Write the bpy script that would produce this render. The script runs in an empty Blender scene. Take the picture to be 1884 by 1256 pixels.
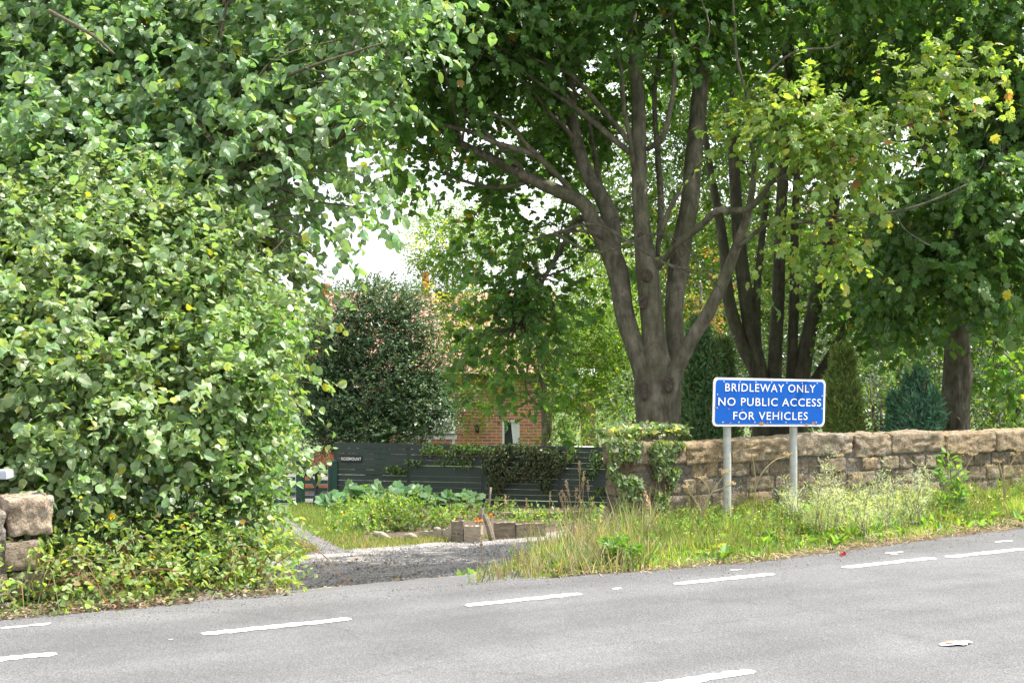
import bpy, math, random
import numpy as np
from mathutils import Vector, Matrix

SC = bpy.context.scene
R = math.radians
rng = np.random.default_rng(7)
random.seed(7)

# ------------------------------------------------------------------ camera, sky, sun
F = 2617.0      # focal length in photograph pixels (50 mm on 36 mm)
CH = 1.9        # camera height above the road
cam = bpy.data.cameras.new("camera")
cam.lens = 50; cam.sensor_width = 36; cam.clip_start = 0.1; cam.clip_end = 2000
camo = bpy.data.objects.new("camera", cam)
SC.collection.objects.link(camo)
camo.location = (0, 0, CH); camo.rotation_euler = (R(90), 0, 0)
SC.camera = camo

SUN_AZ = 13.0   # degrees from +X towards +Y
SUN_EL = 59.0
S = Vector((math.cos(R(SUN_EL)) * math.cos(R(SUN_AZ)), math.cos(R(SUN_EL)) * math.sin(R(SUN_AZ)), math.sin(R(SUN_EL))))
world = bpy.data.worlds.new("World"); SC.world = world
world.use_nodes = True
wn = world.node_tree.nodes; wl = world.node_tree.links
bgn = wn.get("Background") or wn.new("ShaderNodeBackground")
sky = wn.new("ShaderNodeTexSky"); sky.sky_type = 'NISHITA'; sky.sun_disc = False
sky.sun_elevation = R(SUN_EL); sky.sun_rotation = math.atan2(S.x, S.y)
sky.dust_density = 4.0; sky.air_density = 1.0; sky.ozone_density = 1.0
wtc = wn.new('ShaderNodeTexCoord'); wno = wn.new('ShaderNodeTexNoise'); wno.inputs['Scale'].default_value = 2.5; wno.inputs['Detail'].default_value = 6
wl.new(wtc.outputs['Generated'], wno.inputs['Vector'])
wr = wn.new('ShaderNodeValToRGB'); wr.color_ramp.elements[0].position = .25; wr.color_ramp.elements[0].color = (.45, .45, .45, 1); wr.color_ramp.elements[1].position = .6; wr.color_ramp.elements[1].color = (.95, .95, .95, 1)
wl.new(wno.outputs[0], wr.inputs[0])
wm = wn.new('ShaderNodeMix'); wm.data_type = 'RGBA'; wl.new(wr.outputs[0], wm.inputs[0]); wl.new(sky.outputs[0], wm.inputs[6]); wm.inputs[7].default_value = (6.0, 6.1, 6.4, 1)
wl.new(wm.outputs[2], bgn.inputs['Color'])
bgn.inputs['Strength'].default_value = 0.15
sun = bpy.data.lights.new("sun", 'SUN'); sun.energy = 5.0; sun.angle = R(0.5); sun.color = (1.0, 0.95, 0.87)
suno = bpy.data.objects.new("sun", sun); SC.collection.objects.link(suno)
suno.rotation_euler = S.to_track_quat('Z', 'Y').to_euler()
SC.view_settings.view_transform = 'Standard'; SC.view_settings.look = 'None'
SC.view_settings.exposure = 1.2; SC.view_settings.gamma = 1.0
SC.cycles.max_bounces = 6; SC.cycles.diffuse_bounces = 4; SC.cycles.transmission_bounces = 3
SC.cycles.glossy_bounces = 2; SC.cycles.transparent_max_bounces = 4

# ------------------------------------------------------------------ helpers
def P(px, py, d):
    """world point seen at photograph pixel (px,py) at distance d along +Y"""
    return np.array([(px - 942) / F * d, d, CH - (py - 628) / F * d])
U = np.array([math.sin(R(60)), math.cos(R(60))])      # along the road
N = np.array([-0.5, 0.8660254])                       # away from the camera, across the road
def un(u, n): return u * U + n * N
def on_n(px, n):
    k = (px - 942) / F
    d = n / (0.8660254 - 0.5 * k)
    return d
def G(px, py, z=0.0):
    d = (CH - z) * F / (py - 628)
    return np.array([(px - 942) / F * d, d, z])
def smooth(t):
    t = np.clip(t, 0, 1); return t * t * (3 - 2 * t)
def terrain(x, y):
    x = np.asarray(x, float); y = np.asarray(y, float)
    n = -0.5 * x + 0.8660254 * y
    D = np.interp(n, [9.9, 10.6, 11.4, 12.9, 15.2, 18.6, 22.5, 30, 200], [0, .1, .26, .55, .92, 1.33, 1.72, 2.02, 2.4])
    pn = 1 - smooth((n - 12.7) / 2.5)
    xr = -0.25 + (y - 11.1) * 0.283
    sr = smooth((x - xr) / 0.9)
    sl = smooth((-0.155 * y - 0.1 - x) / 0.8)
    return -D * (1 - pn * np.maximum(sr, sl))
def hsh(ix, iy, iz, s):
    v = np.sin(ix * 127.1 + iy * 311.7 + iz * 74.7 + s * 53.3) * 43758.5453
    return v - np.floor(v)
def vnoise(p, s=0):
    i = np.floor(p); f = p - i; f = f * f * (3 - 2 * f)
    x, y, z = i[:, 0], i[:, 1], i[:, 2]; r = 0
    for a in (0, 1):
        for b in (0, 1):
            for c in (0, 1):
                w = (f[:, 0] if a else 1 - f[:, 0]) * (f[:, 1] if b else 1 - f[:, 1]) * (f[:, 2] if c else 1 - f[:, 2])
                r = r + w * hsh(x + a, y + b, z + c, s)
    return r
def nrm(v): return v / np.maximum(np.linalg.norm(v, axis=-1, keepdims=True), 1e-9)

ORG = {}
def link(o, parent=None, label=None, cat=None, group=None, kind=None):
    SC.collection.objects.link(o)
    if parent is not None: o.parent = parent
    if label: o['label'] = label
    if cat: o['category'] = cat
    if group: o['group'] = group
    if kind: o['kind'] = kind
    return o
def thing(name, label, cat, loc, group=None, kind=None):
    o = bpy.data.objects.new(name, None)
    o.location = tuple(float(c) for c in loc); ORG[o.name] = np.array(loc, float)
    o.empty_display_size = .2
    return link(o, None, label, cat, group, kind)
def mesh_np(name, V, loops, starts, mat, parent=None, col=None, sm=False, origin=None, attrs=None, **kw):
    V = np.asarray(V, np.float64)
    if parent is not None: org = ORG[parent.name]
    elif origin is not None: org = np.array(origin, float)
    else: org = np.zeros(3)
    me = bpy.data.meshes.new(name)
    me.vertices.add(len(V)); me.vertices.foreach_set("co", (V - org).astype(np.float32).ravel())
    me.loops.add(len(loops)); me.loops.foreach_set("vertex_index", np.asarray(loops, np.int32))
    me.polygons.add(len(starts)); me.polygons.foreach_set("loop_start", np.asarray(starts, np.int32))
    me.update(calc_edges=True)
    me.polygons.foreach_set("use_smooth", np.full(len(starts), bool(sm)))
    if col is not None:
        a = me.attributes.new("col", 'FLOAT_COLOR', 'POINT')
        c = np.ones((len(V), 4), np.float32); c[:, :3] = col
        a.data.foreach_set("color", c.ravel())
    me.materials.append(mat)
    me.validate()
    o = bpy.data.objects.new(name, me)
    if parent is None and origin is not None: o.location = tuple(org)
    link(o, parent, **kw)
    ORG[o.name] = org
    return o
class Acc:
    """collects polygons of one mesh"""
    def __init__(s): s.V = []; s.L = []; s.S = []; s.C = []; s.n = 0; s.l = 0
    def add(s, V, faces, col=(1, 1, 1)):
        V = np.asarray(V, float); s.V.append(V)
        c = np.asarray(col, float)
        s.C.append(np.broadcast_to(c, (len(V), 3)).copy())
        for f in faces:
            s.S.append(s.l); s.L.extend([i + s.n for i in f]); s.l += len(f)
        s.n += len(V)
    def addq(s, V, quads, col=(1, 1, 1)):
        V = np.asarray(V, float); s.V.append(V); s.C.append(np.broadcast_to(np.asarray(col, float), (len(V), 3)).copy())
        q = (np.asarray(quads) + s.n); s.S.extend((s.l + 4 * np.arange(len(q))).tolist()); s.L.extend(q.ravel().tolist()); s.l += 4 * len(q)
        s.n += len(V)
    def box(s, c, size, rz=0, axes=None, col=(1, 1, 1)):
        h = np.array(size) / 2
        v = np.array([[x, y, z] for x in (-1, 1) for y in (-1, 1) for z in (-1, 1)]) * h
        if axes is not None: v = v @ np.array(axes)
        else:
            ca, sa = math.cos(rz), math.sin(rz)
            v = v @ np.array([[ca, sa, 0], [-sa, ca, 0], [0, 0, 1]])
        s.add(v + np.array(c), [(0, 1, 3, 2), (4, 6, 7, 5), (0, 4, 5, 1), (2, 3, 7, 6), (0, 2, 6, 4), (1, 5, 7, 3)], col)
    def bar(s, a, b, w, t, up=(0, 0, 1), col=(1, 1, 1)):
        a = np.array(a, float); b = np.array(b, float); x = b - a; L = np.linalg.norm(x); x /= L
        y = np.cross(up, x); y /= np.linalg.norm(y); z = np.cross(x, y)
        s.box((a + b) / 2, (L, w, t), axes=[x, y, z], col=col)
    def tube(s, pts, rad, k=8, sub=4, col=(1, 1, 1), cap=True, wob=0.0, seed=0):
        pts = np.array(pts, float); rad = np.array(rad, float) * np.ones(len(pts))
        if sub > 1 and len(pts) > 2:
            Q = np.vstack([2 * pts[0] - pts[1], pts, 2 * pts[-1] - pts[-2]]); o = []; rr = []
            for i in range(len(pts) - 1):
                p0, p1, p2, p3 = Q[i:i + 4]
                for j in range(sub):
                    t = j / sub
                    o.append(.5 * ((2 * p1) + (-p0 + p2) * t + (2 * p0 - 5 * p1 + 4 * p2 - p3) * t * t + (-p0 + 3 * p1 - 3 * p2 + p3) * t ** 3))
                    rr.append(rad[i] * (1 - t) + rad[i + 1] * t)
            o.append(pts[-1]); rr.append(rad[-1]); pts = np.array(o); rad = np.array(rr)
        T = np.gradient(pts, axis=0); T = nrm(T)
        ref = np.array([0.13, 0.97, 0.2]) if abs(T[0][1]) < .9 else np.array([1, 0, 0.])
        X = nrm(np.cross(T, ref)); Y = np.cross(T, X)
        a = np.linspace(0, 2 * np.pi, k, endpoint=False)
        ring = X[:, None, :] * np.cos(a)[None, :, None] + Y[:, None, :] * np.sin(a)[None, :, None]
        r = rad[:, None] * np.ones(k)
        if wob:
            q = (pts[:, None, :] + ring * rad[:, None, None]).reshape(-1, 3)
            r = r * (1 + wob * (vnoise(q * np.array([5, 5, 2.]), seed).reshape(r.shape) - .5) * 2)
        V = (pts[:, None, :] + ring * r[:, :, None]).reshape(-1, 3)
        m = len(pts); i = np.arange(m - 1)[:, None] * k; j = np.arange(k)[None, :]; j2 = (j + 1) % k
        q = np.stack([i + j, i + j2, i + k + j2, i + k + j], -1).reshape(-1, 4)
        s.addq(V, q, col)
        if cap and k > 3:
            base = s.n - len(V)
            s.S.append(s.l); s.L.extend([base + x for x in range(k)][::-1]); s.l += k
            s.S.append(s.l); s.L.extend([base + (m - 1) * k + x for x in range(k)]); s.l += k
    def lathe(s, c, prof, k=20, col=(1, 1, 1)):
        c = np.array(c, float); a = np.linspace(0, 2 * np.pi, k, endpoint=False)
        V = np.array([[c[0] + r * math.cos(t), c[1] + r * math.sin(t), c[2] + z] for r, z in prof for t in a])
        m = len(prof); i = np.arange(m - 1)[:, None] * k; j = np.arange(k)[None, :]; j2 = (j + 1) % k
        s.addq(V, np.stack([i + j, i + j2, i + k + j2, i + k + j], -1).reshape(-1, 4), col)
    def build(s, name, mat, parent=None, sm=False, **kw):
        return mesh_np(name, np.vstack(s.V), s.L, s.S, mat, parent, col=np.vstack(s.C), sm=sm, **kw)

# ------------------------------------------------------------------ materials
def newmat(name):
    m = bpy.data.materials.new(name); m.use_nodes = True
    nt = m.node_tree; b = nt.nodes['Principled BSDF']; return m, nt, b
def nd(nt, t, **kw):
    n = nt.nodes.new(t)
    for k, v in kw.items():
        if k in n.inputs: n.inputs[k].default_value = v
        else: setattr(n, k, v)
    return n
def noise_node(nt, scale, detail=6, rough=.6, coord='Object', stretch=None):
    tc = nd(nt, 'ShaderNodeTexCoord'); n = nd(nt, 'ShaderNodeTexNoise'); n.inputs['Scale'].default_value = scale
    n.inputs['Detail'].default_value = detail; n.inputs['Roughness'].default_value = rough
    if stretch:
        mp = nd(nt, 'ShaderNodeMapping'); mp.inputs['Scale'].default_value = stretch
        nt.links.new(tc.outputs[coord], mp.inputs[0]); nt.links.new(mp.outputs[0], n.inputs['Vector'])
    else: nt.links.new(tc.outputs[coord], n.inputs['Vector'])
    return n
def ramp(nt, src, stops, interp='LINEAR'):
    r = nd(nt, 'ShaderNodeValToRGB'); r.color_ramp.interpolation = interp; e = r.color_ramp.elements
    while len(e) < len(stops): e.new(.5)
    for el, (p, c) in zip(e, stops): el.position = p; el.color = (*c, 1) if len(c) == 3 else c
    nt.links.new(src, r.inputs[0]); return r
def mixc(nt, a, b, fac, mode='MIX'):
    m = nd(nt, 'ShaderNodeMix', data_type='RGBA', blend_type=mode)
    for s, i in ((fac, 0), (a, 6), (b, 7)):
        if hasattr(s, 'links') or hasattr(s, 'is_linked'): nt.links.new(s, m.inputs[i])
        else: m.inputs[i].default_value = s if i == 0 else (*s, 1)
    return m.outputs[2]
def bump(nt, b, src, strength, dist):
    n = nd(nt, 'ShaderNodeBump'); n.inputs['Strength'].default_value = strength; n.inputs['Distance'].default_value = dist
    nt.links.new(src, n.inputs['Height']); nt.links.new(n.outputs[0], b.inputs['Normal']); return n

def leafmat(name, rough=.42, transl=.45, tint=(2.3, 2.2, .6), spec=.5):
    m, nt, b = newmat(name)
    at = nd(nt, 'ShaderNodeAttribute', attribute_name='col')
    nt.links.new(at.outputs['Color'], b.inputs['Base Color'])
    b.inputs['Roughness'].default_value = rough
    b.inputs['Specular IOR Level'].default_value = spec
    tr = nd(nt, 'ShaderNodeBsdfTranslucent')
    c = mixc(nt, at.outputs['Color'], tint, 1.0, 'MULTIPLY')
    nt.links.new(c, tr.inputs['Color'])
    mx = nd(nt, 'ShaderNodeMixShader'); mx.inputs[0].default_value = transl
    out = nt.nodes['Material Output']
    nt.links.new(b.outputs[0], mx.inputs[1]); nt.links.new(tr.outputs[0], mx.inputs[2]); nt.links.new(mx.outputs[0], out.inputs[0])
    return m
M = {}
M['leaf_glossy'] = leafmat('glossy leaf', .4, .36, (1.9, 2.0, .75), .6)
M['leaf_soft'] = leafmat('soft leaf', .5, .42)
M['leaf_maple'] = leafmat('maple leaf', .42, .46, (2.1, 2.1, .55))
M['leaf_dark'] = leafmat('dark evergreen leaf', .4, .2, (1.4, 1.5, .5))
M['leaf_fine'] = leafmat('fine leaf', .55, .5)
M['conifer'] = leafmat('conifer', .65, .25, (1.4, 1.4, .6), .3)
M['grass'] = leafmat('grass blade', .55, .4, (1.6, 1.6, .6), .3)
M['petal'] = leafmat('petal', .6, .3, (1.1, 1.1, .8), .2)

def bark(name, c1, c2, c3, sc=9):
    m, nt, b = newmat(name)
    n1 = noise_node(nt, sc, 8, .7, stretch=(1, 1, .35)); n2 = noise_node(nt, 2.1, 5, .6)
    r = ramp(nt, n1.outputs[0], [(.38, c1), (.52, c2), (.64, c3)])
    g = ramp(nt, n2.outputs[0], [(.42, (0, 0, 0)), (.68, (.6, .6, .6))])
    c = mixc(nt, r.outputs[0], (.09, .10, .045), g.outputs[0])
    n6 = noise_node(nt, 4, 3, .5, stretch=(1, 1, 2.5)); g6 = ramp(nt, n6.outputs[0], [(.35, (.88, .87, .86)), (.6, (1.06, 1.06, 1.05))]); c = mixc(nt, c, g6.outputs[0], 1.0, 'MULTIPLY')
    nt.links.new(c, b.inputs['Base Color']); b.inputs['Roughness'].default_value = .9
    n3 = noise_node(nt, 22, 9, .75, stretch=(1, 1, .22))
    bump(nt, b, n3.outputs[0], 1, .06); return m
M['bark'] = bark('maple bark', (.09, .078, .058), (.19, .165, .125), (.29, .26, .205))
M['bark_dark'] = bark('dark bark', (.05, .042, .03), (.10, .085, .06), (.16, .14, .1))
M['twig'] = bark('twig bark', (.09, .07, .04), (.17, .14, .09), (.25, .21, .14), 20)
m, nt, b = newmat('knot wood'); n = noise_node(nt, 30); r = ramp(nt, n.outputs[0], [(.3, (.03, .022, .016)), (.7, (.12, .09, .07))])
nt.links.new(r.outputs[0], b.inputs['Base Color']); b.inputs['Roughness'].default_value = .9; bump(nt, b, n.outputs[0], 1, .02); M['knot'] = m

# asphalt
m, nt, b = newmat('worn asphalt')
tc0 = nd(nt, 'ShaderNodeTexCoord'); n1 = noise_node(nt, 95, 3, .75); n2 = noise_node(nt, .9, 5, .6, stretch=(1, 1, 1)); n3 = nd(nt, 'ShaderNodeTexVoronoi'); n3.inputs['Scale'].default_value = 75
tc = nd(nt, 'ShaderNodeTexCoord'); nt.links.new(tc.outputs['Object'], n3.inputs['Vector'])
r = ramp(nt, n1.outputs[0], [(.3, (.045, .045, .046)), (.5, (.1, .101, .104)), (.7, (.185, .185, .187))])
r2 = ramp(nt, n2.outputs[0], [(.35, (.84, .84, .84)), (.65, (1.14, 1.14, 1.14))])
nv = nd(nt, 'ShaderNodeTexVoronoi'); nv.feature = 'DISTANCE_TO_EDGE'; nv.inputs['Scale'].default_value = .55; nvw = noise_node(nt, 1.8, 6, .7)
mvx = nd(nt, 'ShaderNodeMix', data_type='RGBA'); mvx.inputs[0].default_value = .35; nt.links.new(tc0.outputs['Object'], mvx.inputs[6]); nt.links.new(nvw.outputs['Color'], mvx.inputs[7]); nt.links.new(mvx.outputs[2], nv.inputs['Vector'])
crk = ramp(nt, nv.outputs['Distance'], [(.0, (.72, .72, .72)), (.006, (1, 1, 1))]); pits = noise_node(nt, 260, 2, .6); ptr = ramp(nt, pits.outputs[0], [(.3, (.5, .5, .5)), (.4, (1, 1, 1))])
c = mixc(nt, r.outputs[0], r2.outputs[0], 1.0, 'MULTIPLY')
# wheel-worn bands that run along the road (rotate the coordinates to the road's direction)
mp = nd(nt, 'ShaderNodeMapping'); mp.vector_type = 'POINT'; mp.inputs['Rotation'].default_value = (0, 0, R(-30)); mp.inputs['Scale'].default_value = (1, 1, 1)
nt.links.new(tc.outputs['Object'], mp.inputs[0])
mp2 = nd(nt, 'ShaderNodeMapping'); mp2.inputs['Scale'].default_value = (.12, 1.3, 1); nt.links.new(mp.outputs[0], mp2.inputs[0])
n4 = nd(nt, 'ShaderNodeTexNoise'); n4.inputs['Scale'].default_value = 1.0; n4.inputs['Detail'].default_value = 4; nt.links.new(mp2.outputs[0], n4.inputs['Vector'])
r4 = ramp(nt, n4.outputs[0], [(.32, (.8, .8, .81)), (.66, (1.2, 1.2, 1.2))])
c = mixc(nt, c, r4.outputs[0], 1.0, 'MULTIPLY'); c = mixc(nt, c, crk.outputs[0], .7, 'MULTIPLY'); c = mixc(nt, c, ptr.outputs[0], .8, 'MULTIPLY')
nt.links.new(c, b.inputs['Base Color']); b.inputs['Roughness'].default_value = .8
bump(nt, b, n3.outputs['Distance'], .55, .008); M['asphalt'] = m
# road paint
m, nt, b = newmat('worn road paint'); n = noise_node(nt, 45, 6, .7); n2 = noise_node(nt, 7, 5, .7)
r = ramp(nt, n.outputs[0], [(.34, (.16, .16, .16)), (.41, (.5, .5, .48)), (.52, (.72, .72, .69))])
nt.links.new(r.outputs[0], b.inputs['Base Color']); b.inputs['Roughness'].default_value = .7; M['paint'] = m
# ground: masks in 'col' (R gravel, G grass, B pale path)
m, nt, b = newmat('ground cover')
at = nd(nt, 'ShaderNodeAttribute', attribute_name='col'); sp = nd(nt, 'ShaderNodeSeparateColor'); nt.links.new(at.outputs['Color'], sp.inputs[0])
n1 = noise_node(nt, 38, 6, .75); n2 = noise_node(nt, 2.2, 6, .65); n3 = noise_node(nt, 12, 6, .7)
grav = ramp(nt, n1.outputs[0], [(.36, (.09, .085, .08)), (.5, (.26, .25, .24)), (.64, (.52, .5, .48))])
gv2 = ramp(nt, n2.outputs[0], [(.38, (.82, .76, .7)), (.6, (1.08, 1.06, 1.05))])
n5 = noise_node(nt, 11, 4, .8); gv5 = ramp(nt, n5.outputs[0], [(.36, (.6, .58, .56)), (.5, (1, 1, 1)), (.64, (1.5, 1.5, 1.5))])
gravc = mixc(nt, grav.outputs[0], gv2.outputs[0], 1.0, 'MULTIPLY'); gravc = mixc(nt, gravc, gv5.outputs[0], 1.0, 'MULTIPLY')
soil = ramp(nt, n3.outputs[0], [(.35, (.05, .035, .022)), (.65, (.13, .095, .06))])
grs = ramp(nt, n3.outputs[0], [(.35, (.05, .085, .02)), (.65, (.13, .17, .05))])
pth = ramp(nt, n1.outputs[0], [(.38, (.07, .065, .06)), (.6, (.2, .19, .18))])
def pert(src, amt=.5):
    a = nd(nt, 'ShaderNodeMath', operation='MULTIPLY_ADD'); nt.links.new(n3.outputs[0], a.inputs[0]); a.inputs[1].default_value = amt; a.inputs[2].default_value = -amt / 2
    s = nd(nt, 'ShaderNodeMath', operation='ADD'); nt.links.new(a.outputs[0], s.inputs[0]); nt.links.new(src, s.inputs[1])
    r = ramp(nt, s.outputs[0], [(.42, (0, 0, 0)), (.58, (1, 1, 1))]); return r.outputs[0]
c = mixc(nt, soil.outputs[0], grs.outputs[0], pert(sp.outputs[1], 1.2))
c = mixc(nt, c, gravc, pert(sp.outputs[0], 1.2)); c = mixc(nt, c, pth.outputs[0], pert(sp.outputs[2], 1.3))
nt.links.new(c, b.inputs['Base Color']); b.inputs['Roughness'].default_value = .9; bump(nt, b, n1.outputs[0], .8, .03); M['ground'] = m
# stone
def stonemat(name, lo, hi, lichen):
    m, nt, b = newmat(name)
    at = nd(nt, 'ShaderNodeAttribute', attribute_name='col')
    n1 = noise_node(nt, 22, 9, .75); n2 = noise_node(nt, 5, 7, .7); n3 = noise_node(nt, 70, 6, .7)
    r = ramp(nt, n1.outputs[0], [(.3, lo), (.62, hi)])
    c = mixc(nt, r.outputs[0], at.outputs['Color'], 1.0, 'MULTIPLY')
    g = ramp(nt, n2.outputs[0], [(.55, (0, 0, 0)), (.66, (.8, .8, .8))])
    n9 = noise_node(nt, 9, 5, .7); dk = ramp(nt, n9.outputs[0], [(.36, (.5, .46, .42)), (.5, (1, 1, 1))])
    c = mixc(nt, c, lichen, g.outputs[0])
    sp = ramp(nt, n3.outputs[0], [(.34, (.4, .36, .32)), (.5, (1, 1, 1)), (.68, (1.35, 1.33, 1.3))])
    c = mixc(nt, c, sp.outputs[0], .9, 'MULTIPLY'); c = mixc(nt, c, dk.outputs[0], .9, 'MULTIPLY')
    nt.links.new(c, b.inputs['Base Color']); b.inputs['Roughness'].default_value = .92
    ad = nd(nt, 'ShaderNodeMath', operation='ADD'); nt.links.new(n1.outputs[0], ad.inputs[0]); nt.links.new(n3.outputs[0], ad.inputs[1])
    bump(nt, b, ad.outputs[0], 1, .045); return m
M['stone'] = stonemat('weathered sandstone', (.2, .155, .105), (.52, .43, .3), (.50, .47, .41))
M['limestone'] = stonemat('pale limestone', (.28, .22, .17), (.62, .55, .47), (.7, .66, .62))
m, nt, b = newmat('mortar'); n = noise_node(nt, 40); r = ramp(nt, n.outputs[0], [(.3, (.06, .05, .04)), (.7, (.2, .18, .155))])
nt.links.new(r.outputs[0], b.inputs['Base Color']); b.inputs['Roughness'].default_value = .95; bump(nt, b, n.outputs[0], 1, .02); M['mortar'] = m

def plain(name, c, rough=.6, metal=0, var=.15, sc=8, bmp=.15, spec=.5, stretch=None):
    m, nt, b = newmat(name); n = noise_node(nt, sc, 6, .65, stretch=stretch)
    lo = tuple(x * (1 - var) for x in c); hi = tuple(min(1, x * (1 + var)) for x in c)
    r = ramp(nt, n.outputs[0], [(.35, lo), (.65, hi)])
    nt.links.new(r.outputs[0], b.inputs['Base Color']); b.inputs['Roughness'].default_value = rough; b.inputs['Metallic'].default_value = metal
    b.inputs['Specular IOR Level'].default_value = spec
    if bmp: bump(nt, b, n.outputs[0], bmp, .01)
    return m
M['sign_blue'] = plain('blue sign face', (.0, .09, .42), .75, 0, .06, 5, 0, .25)
M['sign_white'] = plain('white sign paint', (.78, .76, .74), .5, 0, .05, 30, 0)
M['rust'] = plain('rusty chips', (.3, .17, .08), .9, 0, .4, 60, .3)
M['galv'] = plain('grey painted post', (.42, .43, .41), .5, .15, .18, 12, .1)
M['fence'] = plain('dark green fence boards', (.042, .056, .052), .7, 0, .18, 2, .1, .3, (.6, 1, 1))
M['gate'] = plain('green gate paint', (.015, .055, .045), .5, 0, .2, 7, .15)
M['orange'] = plain('orange stained trellis', (.55, .17, .07), .7, 0, .2, 14, .2)
M['black'] = plain('black cast iron', (.012, .012, .015), .4, .3, .2, 20, .1)
M['white'] = plain('white paint', (.75, .75, .76), .4, 0, .05, 10, 0)
M['wood_old'] = plain('grey old timber', (.2, .17, .13), .9, 0, .4, 9, .3, .3, (.5, 1, 3))
M['wood_pale'] = plain('pale sawn board', (.33, .28, .21), .85, 0, .3, 9, .25, .3, (.5, 1, 3))
M['metal_blue'] = plain('blue grey tool shaft', (.08, .12, .2), .5, .2, .2, 12, .1)
M['pinkish'] = plain('faded pink paint', (.5, .35, .36), .6, 0, .2, 12, .1)
M['greyplastic'] = plain('grey plastic', (.35, .37, .42), .35, 0, .1, 12, 0)
M['darkplastic'] = plain('dark plastic', (.02, .02, .025), .35, 0, .1, 12, 0)
M['dry'] = leafmat('dry stalk', .8, .25, (1.1, 1, .8), .2)
m, nt, b = newmat('window glass'); b.inputs['Base Color'].default_value = (.03, .035, .04, 1); b.inputs['Roughness'].default_value = .08; M['glass'] = m
m, nt, b = newmat('red brick')
tc = nd(nt, 'ShaderNodeTexCoord'); br = nd(nt, 'ShaderNodeTexBrick'); nt.links.new(tc.outputs['UV'], br.inputs['Vector'])
mp = nd(nt, 'ShaderNodeMapping'); mp.inputs['Rotation'].default_value = (R(90), 0, 0); nt.links.new(tc.outputs['Object'], mp.inputs[0]); nt.links.new(mp.outputs[0], br.inputs['Vector'])
br.inputs['Color1'].default_value = (.55, .2, .1, 1); br.inputs['Color2'].default_value = (.33, .12, .075, 1); br.inputs['Mortar'].default_value = (.5, .42, .34, 1)
br.inputs['Scale'].default_value = 1; br.inputs['Brick Width'].default_value = .3; br.inputs['Row Height'].default_value = .1; br.inputs['Mortar Size'].default_value = .012
nt.links.new(br.outputs[0], b.inputs['Base Color']); b.inputs['Roughness'].default_value = .9; M['brick'] = m
m, nt, b = newmat('pantile roof')
tc = nd(nt, 'ShaderNodeTexCoord'); w = nd(nt, 'ShaderNodeTexWave', bands_direction='X'); w.inputs['Scale'].default_value = 1.6; w.inputs['Distortion'].default_value = .3
nt.links.new(tc.outputs['Object'], w.inputs['Vector']); n = noise_node(nt, 6)
r = ramp(nt, n.outputs[0], [(.3, (.32, .15, .1)), (.7, (.55, .33, .25))]); nt.links.new(r.outputs[0], b.inputs['Base Color'])
b.inputs['Roughness'].default_value = .85; bump(nt, b, w.outputs[0], 1, .05); M['roof'] = m
M['slate'] = plain('grey tile', (.3, .29, .29), .8, 0, .3, 9, .4)

# ------------------------------------------------------------------ ground and road
def axis(lo, hi, step, far, grow=1.35):
    a = list(np.arange(lo, hi + 1e-6, step)); s = step; x = a[-1]
    while x < far: s *= grow; x += s; a.append(x)
    s = step; x = a[0]; pre = []
    while x > -far: s *= grow; x -= s; pre.append(x)
    return np.array(pre[::-1] + a)
gx = axis(-9, 9, .14, 420); gy = axis(8, 40, .14, 420)
XX, YY = np.meshgrid(gx, gy); xx = XX.ravel(); yy = YY.ravel()
zz = terrain(xx, yy)
nn = -0.5 * xx + 0.8660254 * yy
P3 = np.stack([xx, yy, zz], 1)
zz = zz + np.where(nn > 9.9, (vnoise(P3 * np.array([2, 2, 0])) - .5) * .05, 0) - np.where(nn < 10.4, .02, 0) * 1.0
far = smooth((np.hypot(xx, yy) - 70) / 150); zz += far * 9 * (yy > 0) * smooth((yy - 60) / 100)
pxs = 942 + xx / np.maximum(yy, 1) * F
bedfront = 23.0
lft = -0.155 * yy - 0.15; rgt = -0.25 + (yy - 11.1) * 0.283 + .25
rgt = np.minimum(rgt + .1, 1.0)
grav = ((xx > lft - .3 + .5 * smooth((yy - 22.3) / 1.5)) & (xx < rgt) & (nn < bedfront + .25 * np.sin(xx * 2) - .8 * (xx < -3.4)) & (nn > 8)).astype(float)
path = (np.abs(xx - np.interp(yy, [24.6, 26.5, 29, 31, 33.5], [-3.1, -3.75, -4.5, -5.1, -6.2])) < .3) & (yy > 24.4) & (yy < 34)
behind = (yy > 34.6) & (yy < 42) & (xx < -3.5)
pm = (path | behind).astype(float)
soilm = ((yy > 26) & (yy < 33.9) & (xx > -3.3) & (xx < 3)) | ((nn < 10.35) & (nn > 9.5) & ((xx < -1.6) | (xx > 0)))
grassm = np.where(soilm, .15, .95)
cols = np.stack([grav, grassm, pm], 1)
w_ = len(gx); h_ = len(gy)
ii = (np.arange(h_ - 1)[:, None] * w_ + np.arange(w_ - 1)[None, :]).ravel()
q = np.stack([ii, ii + 1, ii + w_ + 1, ii + w_], 1)
mesh_np('ground', np.stack([xx, yy, zz], 1), q.ravel(), np.arange(len(q)) * 4, M['ground'], col=cols, sm=True, kind='structure')

edge_px = [(-300, 1168), (0, 1140), (250, 1119), (530, 1096), (640, 1090), (760, 1084), (870, 1075), (1040, 1062), (1200, 1051), (1380, 1035), (1550, 1016), (1720, 992), (1884, 972)]
edge = [un(-60, 10.3), un(-20, 10.25)] + [G(*p)[:2] for p in edge_px] + [un(17, 10.15), un(40, 10.2), un(120, 10.2)]
edge = np.array(edge)
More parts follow.
